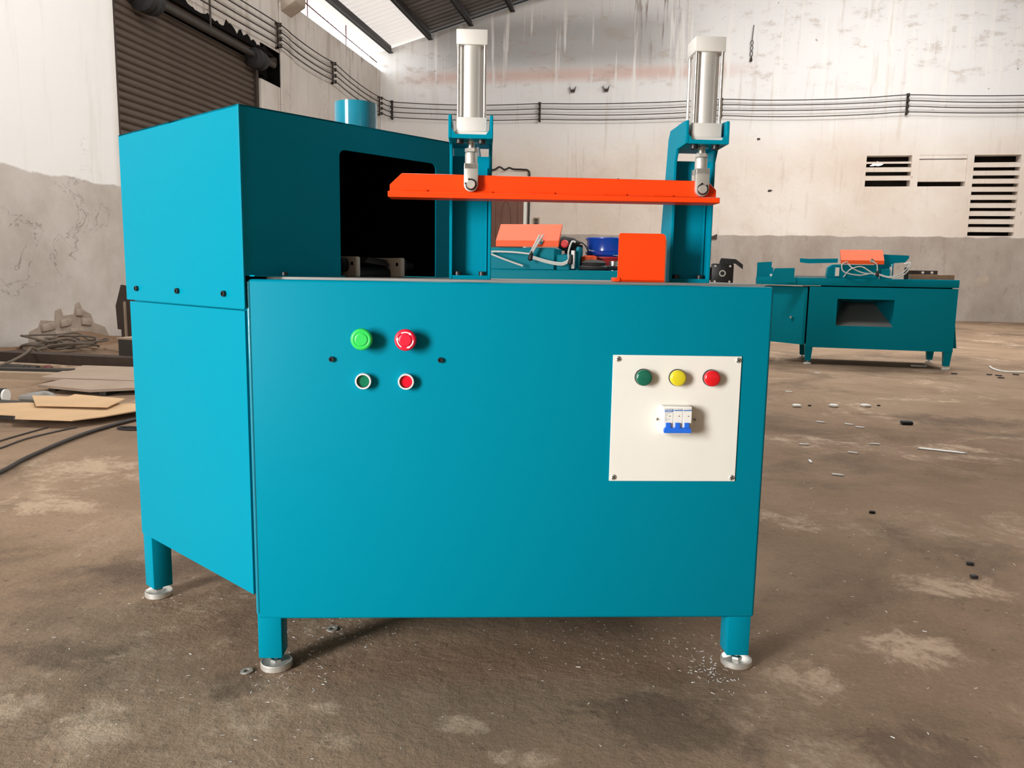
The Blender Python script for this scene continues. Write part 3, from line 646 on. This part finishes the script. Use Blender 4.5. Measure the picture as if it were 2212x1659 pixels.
for x, m_, lb in ((.7815,GREENL,'dark green round indicator lamp'),(.8505,YELLOWL,'yellow round indicator lamp'),(.9195,REDL,'red round indicator lamp')):
    o = MB().lathe((x,-.0045,.6295),(0,-1,0),[(.0158,0),(.0172,.001),(.0172,.004),(.0163,.0055),(.0163,.0055)],36).build('indicator_lamp', BLACK, MM); o['label'] = lb
    MB().lathe((x,-.0095,.6295),(0,-1,0),[(.0160,0),(.0160,.0085),(.0152,.0102),(.012,.0112),(.006,.0118),(.0015,.012)],36).build('lens', m_, o, ang=60)
# circuit breaker
cbk = MB(); zf = -.0345; w3 = .0187; bx0 = .8205
cbk.box(.8205,.8785,-.026,-.0045,.516,.5735)
for k in range(3): cbk.box(bx0+k*w3+.0003, bx0+(k+1)*w3-.0003, zf, -.026, .5205, .5695)
cbk = cbk.build('circuit_breaker', PLWHITE, MM, .0006, 1)
lv = MB().prism([(.8205,.5225),(.8745,.5225),(.8752,.5285),(.8735,.5325),(.8195+.0025,.5325),(.8200,.5285)], 'y', zf-.007, zf+.001)
for k in range(3):
    cx_ = bx0+k*w3+.0085; lv.prism([(cx_-.0062,.531),(cx_+.0062,.531),(cx_+.0046,.5355),(cx_+.0046,.5425),(cx_-.0046,.5425),(cx_-.0046,.5355)], 'y', zf-.0045, zf+.001)
lv.build('toggle_bar', BLUEP, cbk, .0005, 1)
for k in range(3):
    MB().box(bx0+k*w3+.0104, bx0+k*w3+.0132, zf-.0003, zf+.0005, .5548, .5562).build('indicator_slot', DARKT, cbk)
    if k: MB().box(bx0+k*w3+.001, bx0+(k+1)*w3-.001, zf-.0003, zf+.0005, .5662, .5682).build('blue_stripe', PRINTB, cbk)
MB().prism([(bx0+.001,.5636),(bx0+.0155,.5636),(bx0+.0178,.5658),(bx0+.0178,.5684),(bx0+.001,.5684)], 'y', zf-.0003, zf+.0005).build('name_plate', PRINTB, cbk)
tc = bpy.data.curves.new('lettering', 'FONT'); tc.body = 'CHINT'; tc.size = .0046; tc.extrude = .0001
to = bpy.data.objects.new('lettering_curve', tc); COL.objects.link(to)
bpy.context.view_layer.update(); tm = bpy.data.meshes.new_from_object(to.evaluated_get(bpy.context.evaluated_depsgraph_get())); bpy.data.objects.remove(to)
tm.materials.clear(); tm.materials.append(PRINTW); to = obj('lettering', tm, cbk); to.location = (bx0+.0018, zf-.0006, .5644); to.rotation_euler = (R(90),0,0)
pr = MB()
for z, w in ((.5615,.011),(.559,.006),(.5568,.005),(.554,.004),(.5515,.0035),(.549,.011),(.5465,.006)): pr.box(bx0+.0015, bx0+.0015+w, zf-.0002, zf+.0003, z-.00045, z+.00045)
pr.build('printed_lines', PRINTG, cbk)

# ------------------------------------------------------------------ the two machines behind
def bench_machine(name, label, loc, rz, dz):
    o = thing(name, label, 'machine', loc, rz, 'turquoise bench machines behind the front one')
    z0 = .762+dz; z1 = .835+dz
    MB().prism([(0,0),(1.42,0),(1.42,.72),(.2,.72),(-.35,.5),(-.35,.35)], 'z', z0, z1).build('table_slab', TEAL2, o, .006, 2)
    b = wall_with_holes(.13, 1.415, .17, .752+dz, [(.385,.885,.385,.64)], .0, .012, 'y')
    bo = weld(b, 'front_panel', TEAL2); bo.parent = o
    m = MB(); m.prism([(1.403,.0125),(1.415,.0125),(1.415,.68),(1.403,.68)], 'z', .17, .752+dz); m.prism([(.13,.66),(1.403,.66),(1.403,.68),(.13,.68)], 'z', .17, .752+dz)
    m.prism([(.13,.0125),(.142,.0125),(.142,.66),(.13,.66)], 'z', .17, .752+dz)
    m.build('cabinet_body', TEAL2, o)
    MB().prism([(.30,.02),(1.37,.02),(1.37,.62),(.30,.62)], 'z', .735+dz, .762+dz).build('table_gap_shade', INNER, o)
    ch = MB().add([(.37,.014,.375),(.9,.014,.375),(.8,.55,.60),(.5,.55,.60),(.37,.014,.365),(.9,.014,.365),(.8,.55,.59),(.5,.55,.59)], [(0,1,2,3),(4,7,6,5),(0,4,5,1),(1,5,6,2),(2,6,7,3),(3,7,4,0)])
    ch.build('chute_floor', GREYP, o)
    ck = MB().add([(.37,.014,.375),(.5,.55,.6),(.5,.55,.72),(.37,.014,.66),(.9,.014,.375),(.8,.55,.6),(.8,.55,.72),(.9,.014,.66)], [(0,1,2,3),(4,7,6,5),(1,5,6,2),(2,6,7,3)])
    ck.build('chute_walls', TEAL2, o)
    # slanted door at the left with a dark gap beside it
    MB().hexa([(.115,.02,.19),(.09,.02,.19),(-.30,.40,.19),(-.275,.42,.19),(.115,.02,.745+dz),(.09,.02,.745+dz),(-.30,.40,.745+dz),(-.275,.42,.745+dz)]).build('side_door', TEAL2, o)
    MB().hexa([(.13,.03,.2),(.12,.045,.2),(-.26,.42,.2),(-.2,.6,.2),(.13,.03,.75+dz),(.12,.045,.75+dz),(-.26,.42,.75+dz),(-.2,.6,.75+dz)]).build('door_gap_shade', INNER, o)
    MB().cyl((.0,.105,.45),(-.02,.085,.45),.012,10).build('door_knob', CHROME, o)
    for x, y in ((.12,.0),(1.34,.0),(1.34,.61),(.13,.61),(-.30,.42)):
        l = MB().hexa([(x+.012,y+.012,.035),(x+.062,y+.012,.035),(x+.062,y+.062,.035),(x+.012,y+.062,.035),(x,y,.2),(x+.075,y,.2),(x+.075,y+.07,.2),(x,y+.07,.2)]).build('leg', TEAL2, o)
        MB().lathe((x+.037,y+.037,0),(0,0,1),[(.034,0),(.036,.003),(.036,.016),(.01,.02),(.01,.05)],20).build('foot', PLWHITE, l)
    # clamp unit: base, uprights, orange lid, knob and hoses
    MB().box(.34,.74,.03,.3,z1,z1+.128).build('clamp_base', TEAL2, o, .004, 1)
    MB().box(.755,.83,.03,.1,z1,z1+.09).build('end_block', TEAL2, o, .004, 1)
    ep = MB().prism([(.12,z1),(.3,z1),(.3,z1+.12),(.27,z1+.14),(.15,z1+.14),(.12,z1+.12)], 'x', .855, .87).build('end_plate', TEAL2, o)
    MB().box(.835,.853,.06,.1,z1+.01,z1+.115).build('slot_frame', PLWHITE, ep)
    lid = MB().prism([(.0,z1+.134),(.0,z1+.169),(.12,z1+.27),(.13,z1+.262),(.012,z1+.134)], 'x', .392, .768).build('clamp_lid', ORANGE2, o)
    MB().lathe((.66,-.004,z1+.165),(0,-1,0),[(.02,0),(.02,.012),(.008,.014),(.008,.03)],14).build('hose_fitting', CHROME, lid)
    return o, z1
# right-hand machine
bm1, z1 = bench_machine('bench_machine', 'smaller turquoise machine with a chute window, standing alone at the right', (2.114, 6.55, 0), R(-4.5), 0)
MB().prism([(-.35,z1-.03),(-.2,z1-.03),(-.19,z1+.09),(-.21,z1+.1),(-.21,z1+.155),(-.35,z1+.145)], 'y', .36, .372).build('upright_flap', TEAL2, bm1)
MB().prism([(-.24,z1-.05),(0.0,z1-.05),(.0,z1-.01),(-.02,z1-.0),(-.02,z1+.09),(-.2,z1+.085),(-.21,z1+.07)], 'y', -.02, -.01).build('upright_flap', TEAL2, bm1)
MB().lathe((-.21,.36,z1+.02),(0,-1,0),[(.012,0),(.014,.004),(.014,.01)],14).build('flap_knob', PLWHITE, bm1)
MB().box(.02,.3,.1,.4,z1,z1+.018).build('feed_tray', GREYP, bm1)
MB().prism([(.05,z1+.15),(.13,z1+.14),(.4,z1+.15),(.4,z1+.19),(.13,z1+.185),(.05,z1+.19)], 'y', .28, .3).build('clamp_fin', TEAL2, bm1)
MB().prism([(.72,z1+.03),(.9,z1+.03),(.9,z1+.15),(1.0,z1+.16),(1.03,z1+.2),(1.03,z1+.225),(.74,z1+.235)], 'y', .25, .27).build('clamp_fin', TEAL2, bm1)
MB().prism([(.28,z1),(.42,z1),(.42,z1+.13),(.33,z1+.13),(.29,z1+.1)], 'y', .05, .2).build('left_cheek', TEAL2, bm1, .004, 1)
MB().box(.35,.385,.02,.05,z1+.02,z1+.1).build('sensor', PLWHITE, bm1)
MB().box(.955,.99,.02,.05,z1+.0,z1+.11).build('valve', RUBBER, bm1, .004, 1)
for pts in ([(.45,.0,z1+.155),(.4,-.02,z1+.13),(.42,-.03,z1+.06),(.55,-.04,z1+.03),(.66,-.03,z1+.05)],
            [(.42,-.02,z1+.01),(.47,-.03,z1+.08),(.56,-.04,z1+.11),(.64,-.03,z1+.07),(.7,-.03,z1+.03)],
            [(.66,-.03,z1+.16),(.7,-.04,z1+.13),(.71,-.03,z1+.05)],
            [(.71,-.03,z1+.05),(.82,-.03,z1+.02),(.93,-.02,z1+.06),(.98,.0,z1+.13),(.94,.01,z1+.14)],
            [(.71,-.03,z1+.04),(.84,-.04,z1+.01),(.95,-.03,z1+.05),(.99,-.02,z1+.14),(.95,.0,z1+.15)],
            [(.45,-.01,z1+.14),(.5,-.03,z1+.09),(.6,-.03,z1+.05),(.72,-.03,z1+.05)]):
    MB().tube(pts, .006, 6).build('air_hose', HOSE, bm1)
MB().lathe((.71,-.03,z1+.02),(0,0,1),[(.01,0),(.018,.01),(.014,.04),(.006,.06)],10).build('hose_tie', BLACK, bm1)
MB().box(1.05,1.3,.3,.33,z1,z1+.085).build('stop_bar', DARKT, bm1)
for x in (1.17,1.25): MB().lathe((x,.3,z1+.066),(0,-1,0),[(.012,0),(.012,.008)],12).build('stop_bolt', PLWHITE, bm1)
o = MB().box(0,.37,0,.13,0,.045).build('timber_board', BROWNW, None, .003, 1); o.location = (3.165, 6.62, z1+.001); o.rotation_euler = (0,0,R(-4.5)); tag(o, 'brown timber board lying on the right machine beside its hoses', 'board')
MB().add([(1.415,.1,.2),(1.415,.3,.2),(1.415,.3,.5),(1.415,.1,.5),(1.47,.1,.2),(1.47,.3,.2),(1.43,.3,.5),(1.43,.1,.5)], [(0,1,2,3),(4,7,6,5),(0,4,5,1),(1,5,6,2),(2,6,7,3),(3,7,4,0)]).build('side_flap', TEAL2, bm1)

# machine directly behind the front one
bm2, z1 = bench_machine('bench_machine', 'turquoise machine with orange lid, half hidden right behind the front machine', (-.55, 3.22, 0), R(-2.5), .02)
for pts in ([(.66,-.02,z1+.2),(.64,-.05,z1+.15),(.61,-.05,z1+.09)], [(.68,-.02,z1+.2),(.655,-.055,z1+.15),(.62,-.05,z1+.09)],
            [(.61,-.05,z1+.09),(.5,-.04,z1+.1),(.36,-.03,z1+.1),(.42,-.04,z1+.07),(.57,-.05,z1+.02)],
            [(.61,-.05,z1+.08),(.72,-.05,z1+.05),(.8,-.05,z1+.04),(.84,-.05,z1+.06)], [(.61,-.05,z1+.07),(.72,-.055,z1+.04),(.8,-.05,z1+.03),(.84,-.05,z1+.05)],
            [(.84,-.04,z1+.05),(.835,-.05,z1+.1),(.85,-.03,z1+.16),(.87,-.02,z1+.16)]):
    MB().tube(pts, .0055, 6).build('air_hose', HOSE, bm2)
MB().lathe((.80,.04,z1+.15),(0,-1,.2),[(.006,0),(.02,.004),(.024,.012),(.018,.02)],16).build('clamp_knob', REDD, bm2)
for x, z in ((.61,.05),(.845,.03)): MB().lathe((x,-.05,z1+z),(.2,0,1),[(.008,0),(.016,.01),(.013,.035),(.006,.06)],10).build('hose_tie', BLACK, bm2)
mo = MB().box(1.53,1.64,.02,.13,z1-.045,z1+.03).build('drive_motor', RUBBER, bm2, .006, 1)
MB().box(1.64,1.76,.0,.14,z1-.07,z1+.05).build('gear_case', BLACK, mo, .008, 2)
for x, z in ((1.66,.035),(1.74,.035),(1.66,-.05),(1.74,-.05)): MB().lathe((x,.0,z1+z),(0,-1,0),[(.006,0),(.006,.005)],10).build('case_bolt', PLWHITE, mo)
MB().ring((1.7,.0,z1-.005),(0,-1,0),.012,.018,0,.004,20).build('shaft_cap', ZINC, mo)
MB().prism([(1.68,z1+.05),(1.77,z1+.05),(1.81,z1+.02),(1.81,z1+.045),(1.77,z1+.075),(1.69,z1+.08)], 'y', .03, .06).build('release_handle', BLACK, mo)
MB().box(1.31,1.55,.02,.4,z1-.16,z1+.03).build('motor_bracket', TEAL2, bm2, .006, 1)
MB().prism([(1.35,z1+.03),(1.47,z1+.03),(1.49,z1+.13),(1.53,z1+.14),(1.53,z1+.165),(1.35,z1+.165)], 'y', .2, .215).build('guard_fin', TEAL2, bm2)
MB().cyl((1.47,.16,z1+.145),(1.57,.08,z1+.045),.006,8).build('tension_rod', BLACK, bm2)
# things lying on it
zt = z1+.001
def on2(x, y): a = R(-2.5); return (-.55+x*math.cos(a)-y*math.sin(a), 3.22+x*math.sin(a)+y*math.cos(a))
x, y = on2(.99, .44); o = thing('red_basin', 'red round basin under the blue drum on the machine behind', 'basin', (x, y, zt))
MB().lathe((0,0,0),(0,0,1),[(.09,0),(.10,.01),(.125,.07),(.14,.075),(.14,.085),(.12,.085),(.1,.03)],32).build('basin_shell', REDD, o)
o = thing('blue_drum', 'blue plastic-wrapped drum sitting on the red basin behind the orange guard', 'drum', (x+.01, y, zt+.086))
MB().lathe((0,0,0),(0,0,1),[(.112,0),(.128,.012),(.132,.03),(.122,.036),(.122,.098),(.126,.104),(.126,.112),(.11,.118)],36).build('drum_body', BLUED, o)
MB().lathe((0,0,.104),(0,0,1),[(.128,0),(.131,.004),(.131,.01),(.126,.014),(.1,.014)],36).build('drum_lid', BLUED, o)
MB().tube([(.124*math.cos(t*.5), .124*math.sin(t*.5), .03+.03*math.sin(t*.37)) for t in range(13)], .003, 5).build('plastic_wrap', HOSE, o)
x, y = on2(.965, .1); o = thing('grinding_disc', 'black round disc with hub lying on the machine behind', 'disc', (x, y, zt))
MB().lathe((0,0,0),(0,0,1),[(.07,0),(.085,.008),(.085,.02),(.07,.03),(.075,.045),(.05,.058),(.02,.062)],28).build('disc_body', RUBBER, o); MB().cyl((.07,0,.016),(.14,.02,.016),.014,10).build('disc_spindle', BLACK, o)
x, y = on2(1.075, .16); o = thing('steel_bush', 'small grooved steel bush standing beside the black disc', 'bush', (x, y, zt))
MB().lathe((0,0,0),(0,0,1),[(.026,0),(.026,.012),(.024,.013),(.024,.018),(.026,.019),(.026,.032),(.024,.033),(.024,.038),(.026,.039),(.026,.056),(.016,.056),(.016,.04)],24).build('bush_body', STEEL, o)
x, y = on2(.885, .245); o = MB().box(-.01,.08,-.03,.03,0,.085).box(.0,.07,-.02,.02,.085,.09).build('orange_box', ORANGE2, None, .004, 1); o.location = (x, y, zt); o.rotation_euler = (0,0,R(-2.5)); tag(o, 'small orange red box behind the black disc', 'box')
x, y = on2(.80, .365); o = thing('power_tool', 'black hand power tool with cable behind the orange lid', 'power tool', (x, y, zt))
MB().box(-.06,.05,-.05,.05,0,.1).build('tool_stand', TEAL2, o, .004, 1); MB().lathe((-.09,0,.17),(1,0,-.15),[(.03,0),(.045,.02),(.045,.09),(.035,.11),(.03,.13)],18).build('tool_body', RUBBER, o)
MB().box(-.05,.06,-.03,.03,.1,.16).build('tool_handle', BLACK, o, .008, 2); MB().tube([(.04,-.02,.17),(.07,-.05,.165),(.1,-.07,.12),(.11,-.075,.06)], .005, 6).build('tool_cable', BLACK, o)

# ------------------------------------------------------------------ clutter at the left
def slab(name, poly, z0, th, m_, label, cat, group=None, tilt=0):
    o = MB()
    zc = lambda x, y: z0+tilt*(x+2.5)
    n = len(poly); o.add([(x,y,zc(x,y)) for x,y in poly]+[(x,y,zc(x,y)+th) for x,y in poly], [list(range(n))[::-1], list(range(n,2*n))]+[(i,(i+1)%n,(i+1)%n+n,i+n) for i in range(n)])
    return tag(o.build(name, m_), label, cat, group)
slab('packing_box', [(-3.3,2.3),(-2.62,2.22),(-2.3,2.35),(-2.3,2.55),(-3.3,2.6)], .002, .034, DARKT, 'dark flat board lying under the two cardboard sheets', 'board')
slab('cardboard_sheet', [(-3.05,2.38),(-2.78,2.5),(-2.46,2.55),(-2.1,2.66),(-2.0,2.52),(-2.08,2.24),(-2.16,2.1),(-2.47,2.07),(-2.54,2.15),(-2.95,2.15)], .038, .006, CARD, 'larger flat cardboard sheet on the floor, nearest the turquoise machine', 'cardboard', 'cardboard sheets')
slab('cardboard_sheet', [(-2.89,2.66),(-2.65,2.67),(-2.68,2.76),(-2.27,2.67),(-2.18,2.40),(-2.6,2.36)], .055, .006, CARD, 'smaller cardboard sheet lying on top of the larger one', 'cardboard', 'cardboard sheets', .01)
slab('metal_sheet', [(-3.48,3.40),(-3.69,4.09),(-3.0,4.13),(-2.55,3.46)], .03, .02, SHEETM, 'dusty tan metal sheet behind the cardboard', 'metal sheet')
slab('metal_sheet', [(-3.24,3.10),(-3.27,3.37),(-2.6,3.44),(-2.5,3.2),(-2.77,3.0)], .03, .018, SHEETM, 'smaller dusty sheet with dark edges in front of the tan one', 'metal sheet')
slab('steel_bearer', [(-3.2,3.15),(-3.15,3.15),(-3.3,4.0),(-3.36,4.0)], .0, .03, DARKT, 'dark bearer strip under the left end of the metal sheets', 'bearer', 'bearers under the metal sheets')
slab('steel_bearer', [(-2.75,3.06),(-2.7,3.06),(-2.75,3.9),(-2.8,3.9)], .0, .03, DARKT, 'dark bearer strip under the right end of the metal sheets', 'bearer', 'bearers under the metal sheets')
slab('steel_channel', [(-4.85,4.45),(-3.3,4.36),(-3.3,4.5),(-4.8,4.62)], .0, .085, RUST, 'long dark steel channel lying behind the metal sheets', 'steel bar')
slab('steel_angle', [(-4.4,3.62),(-3.55,3.75),(-3.55,3.83),(-4.4,3.72)], .0, .06, DARKT, 'dark steel bar left of the metal sheets', 'steel bar')
slab('timber_lath', [(-4.5,3.5),(-3.55,3.62),(-3.55,3.7),(-4.5,3.6)], .0, .045, TIMBER, 'pale timber lath in front of the dark steel bar', 'lath')
slab('timber_lath', [(-4.6,4.15),(-4.0,4.13),(-4.0,4.21),(-4.6,4.25)], .0, .03, TIMBER, 'short pale lath between dark bar and steel channel', 'lath')
o = thing('plastic_roll', 'black roll with white end left of the cardboard', 'roll', (-3.08, 2.66, .047))
MB().cyl((-.3,-.05,0),(.0,.0,0),.045,16).build('roll_body', RUBBER, o); MB().cyl((.0,.0,0),(.012,.002,0),.04,16).build('roll_end', PLWHITE, o)
o = MB().tube([(-3.0,2.74,.03),(-2.9,2.78,.045),(-2.82,2.74,.03),(-2.86,2.68,.035),(-3.0,2.7,.03)], .022, 8).build('rolled_rag', GREYP); tag(o, 'grey rolled rag beside the black roll', 'rag')
o = thing('steel_bracket', 'dark notched steel plate standing against the left wall beside the shutter', 'steel plate', (-4.3, 5.45, 0), R(-30))
MB().prism([(-.18,.22),(-.2,.45),(-.06,.66),(.3,.64),(.3,.0),(-.1,.0),(-.1,.22)], 'y', 0, .02).build('plate', RUST, o); MB().box(.02,.04,-.02,.0,.05,.5).build('edge_strip', SHEETM, o)
o = thing('steel_tray', 'low dark steel tray in front of the notched plate', 'tray', (-3.62, 4.75, 0), R(-10))
MB().box(-.16,.3,-.12,.14,0,.21).build('tray_body', DARKT, o, .004, 1); MB().box(-.165,.305,-.125,.145,.21,.225).build('tray_rim', SHEETM, o)
# coiled cable
pts = []; rnd = random.Random(3)
for t in range(74):
    a = t*.52; rr = .3+.16*math.sin(t*.31)+rnd.uniform(-.05,.05)
    pts.append((-4.98+rr*.85*math.cos(a), 5.42+rr*.8*math.sin(a), .02+.0016*t*abs(math.sin(t*.21))+rnd.uniform(0,.05)))
pts += [(-4.9,4.95,.05),(-4.72,4.86,.03),(-4.7,4.7,.1),(-4.4,4.3,.1),(-4.25,3.85,.05),(-4.3,3.3,.02)]
o = MB().tube(pts, .011, 6, 3).build('coiled_cable', ROPE); tag(o, 'tangled coil of grey cable at the foot of the left wall', 'cable')
o = MB().tube([(-1.62,.4,.012),(-1.74,1.13,.013),(-1.85,1.45,.012),(-1.94,1.81,.013),(-1.98,2.09,.012),(-1.96,2.45,.012),(-1.8,3.1,.012)], .0095, 10, 6).build('floor_hose', CABLE); tag(o, 'dark hose running across the floor in front of the cardboard', 'hose')
o = MB().tube([(-2.2,1.5,.005),(-2.25,1.73,.005),(-2.27,1.9,.005),(-2.28,2.07,.005)], .004, 6).build('thin_cable', CABLE); tag(o, 'thin dark cable on the floor, farther of the pair beside the hose', 'cable')
o = MB().tube([(-2.1,1.4,.005),(-2.13,1.61,.005),(-2.17,1.81,.006),(-2.16,2.02,.005),(-2.14,2.11,.005)], .004, 6).build('thin_cable', CABLE); tag(o, 'thin dark cable on the floor, nearer of the pair beside the hose', 'cable')
o = MB().tube([(-1.86+.07*math.cos(t*.63), 2.15+.03*math.sin(t*.63), .006) for t in range(11)], .006, 6, 2).build('rubber_ring', RUBBER); tag(o, 'flat dark rubber ring on the floor by the hose end', 'ring')
o = MB().lathe((-3.85,3.9,.0),(0,0,1),[(.02,0),(.035,.015),(.035,.05),(.02,.065)],12).build('red_fitting', mat('dull_red', (.12,.025,.022), .7)); tag(o, 'small dull red fitting on the floor among the steel bars', 'fitting')
mb = MB()
for k in range(7): mb.tube([(-4.35+rnd.uniform(0,.4), 3.86+rnd.uniform(0,.09), .02+.02*rnd.random()) for _ in range(5)], .022, 6, 4)
tag(mb.build('dirty_rag', DARKT), 'dark crumpled rag behind the red fitting', 'rag')
# dirt banked against the wall
mb = MB(); nx, ny = 22, 10; vs = []
for j in range(ny):
    for i in range(nx):
        y = 4.6+i*2.7/(nx-1); d = j*.45/(ny-1); h = .13*(1-d/.45)**1.5*(.6+.4*math.sin(i*.55+1))*math.sin(math.pi*min(1,max(0,i/(nx-1))))+rnd.uniform(0,.012)*(1 if j < ny-1 else 0)
        vs.append((XL+.04+d, y, max(h, .0) if j < ny-1 else -.005))
mb.add(vs, [(j*nx+i, j*nx+i+1, (j+1)*nx+i+1, (j+1)*nx+i) for j in range(ny-1) for i in range(nx-1)], True)
tag(mb.build('dirt_bank', DIRT, ang=80), 'brown dirt banked along the foot of the left wall', 'dirt', None, 'stuff')

# ------------------------------------------------------------------ small things on the floor
def bit(name, x, y, sx, sy, sz, rz, m_, label, cat, group):
    o = MB().prism([(-sx,-sy),(sx*.8,-sy*.9),(sx,sy*.3),(sx*.5,sy),(-sx*.9,sy*.8)], 'z', 0, sz).build(name, m_, None, min(sx,sy,sz)*.3, 1)
    o.location = (x, y, .0005); o.rotation_euler = (0,0,rz); return tag(o, label, cat, group)
for i, (x, y) in enumerate(((1.72,3.86),(1.96,3.93),(2.17,3.99))): bit('plaster_lump', x, y, .028, .03, .016, i, PLWHITE, ['left', 'middle', 'right'][i]+' of three pale lumps in a row on the floor', 'lump', 'three pale lumps in a row')
OFFL = ['white offcut left of a pair in line with the black lump', 'white offcut right of a pair in line with the black lump', 'white offcut midway down the right floor, close to the front machine',
        'white offcut level with the long white strip, left of it', 'stubby white offcut lying askew below the other offcuts', 'thin curved white offcut, nearest the camera of the offcuts',
        'white offcut behind the row of three pale lumps', 'white offcut right in front of the left foot of the right machine', 'faint white offcut right beside another in line with the black lump', 'tiny white offcut just behind the stubby askew one']
for i, (x, y) in enumerate(((1.76,3.31),(1.91,3.28),(1.55,2.64),(1.91,2.74),(1.51,2.26),(1.58,2.03),(1.78,4.54),(2.22,5.8),(1.95,3.2),(1.75,2.5))):
    bit('plastic_offcut', x, y, .026, .006, .007, -.5+i*1.3 if i in (4,5) else rnd.uniform(-.6,.2), PRINTW, OFFL[i], 'offcut', 'white offcuts on the floor')
o = bit('white_strip', 2.2, 2.66, .11, .014, .006, -.35, PRINTW, 'long white strip on the pale floor patch at the right', 'strip', None)
bit('black_lump', 2.25, 3.39, .035, .03, .02, 0, RUBBER, 'black lump on the open floor in front of the right machine', 'lump', None)
SCRL = ['black scrap just right of the right foot of the right machine', 'leftmost black scrap in front of the white cable', 'widest black scrap in front of the white cable', 'nearest black scrap in front of the white cable', 'rightmost black scrap below the white cable',
        'tiny black scrap between the left and middle pale lump', 'tiny black scrap right of the right pale lump', 'single tiny black scrap alone in the middle of the right floor', 'farther of two tiny black scraps low at the right', 'nearer of two tiny black scraps low at the right']
for i, (x, y) in enumerate(((3.45,6.14),(3.75,6.17),(3.81,6.12),(3.76,5.95),(4.0,6.25),(1.81,3.92),(2.27,4.05),(1.58,1.49),(1.73,1.01),(1.70,.90))):
    bit('black_scrap', x, y, .026 if i < 5 else .011, .02 if i < 5 else .009, .008, rnd.uniform(-1,1), RUBBER, SCRL[i], 'scrap', 'black scraps on the floor')
o = MB().tube([(4.02,6.87,.008),(3.96,6.62,.008),(3.98,6.43,.008),(4.14,6.41,.008),(4.6,6.45,.008),(5.2,6.6,.008)], .009, 6).build('white_cable', PLWHITE); tag(o, 'white cable curving over the floor right of the right machine', 'cable')
o = MB().box(-.07,.07,-.012,.012,0,.008).build('white_bar', PRINTW); o.location = (3.33, 6.72, 0); tag(o, 'white bar lying under the right machine', 'bar')
for x, y, l_ in ((-.021,.0,'left of the front machine foot'),(.07,.22,'under the front edge of the front machine')):
    o = MB().ring((0,0,0),(0,0,1),.0065,.0125,0,.0025,24).build('washer', ZINC); o.location = (x-.004 if x < 0 else x, y-.005, .0004); o.rotation_euler = (R(4),0,0) if x > 0 else (0,R(-5),0)
    o.location.z = .0015; tag(o, 'loose steel washer on the floor '+l_, 'washer', 'loose washers')
# metal shavings
mb = MB(); rs = random.Random(11)
def shaving(x, y, s):
    a = rs.uniform(0,6.28); l = s*rs.uniform(.5,1.4); w = s*rs.uniform(.12,.3); h = s*rs.uniform(.1,.35)
    c_, s_ = math.cos(a), math.sin(a); P = lambda u, v, z: (x+u*c_-v*s_, y+u*s_+v*c_, z)
    mb.hexa([P(-l,-w,.0003),P(l,-w,.0003),P(l,w,.0003),P(-l,w,.0003),P(-l,-w,h*.4),P(l,-w*.6,h),P(l,w*.6,h),P(-l,w,h*.5)])
def scat(n, cx, cy, sx, sy, s):
    for _ in range(n): x, y = rz2(cx+rs.gauss(0,sx), cy+rs.gauss(0,sy)); shaving(x, y, s)
scat(60, .08, .03, .04, .06, .003); scat(90, .15, .2, .08, .07, .003); scat(70, .96, -.01, .03, .05, .0035); scat(22, -.36, .36, .04, .04, .003)
scat(110, .8, .12, .2, .08, .0026); scat(26, -.05, -.08, .15, .12, .003); scat(60, .7, -.2, .5, .2, .0022); scat(90, 1.6, .6, .5, .6, .004); scat(40, -.5, -.1, .3, .3, .003)
tag(mb.build('metal_shavings', PRINTW), 'tiny pale metal shavings scattered on the floor around the front machine', 'shavings', None, 'stuff')
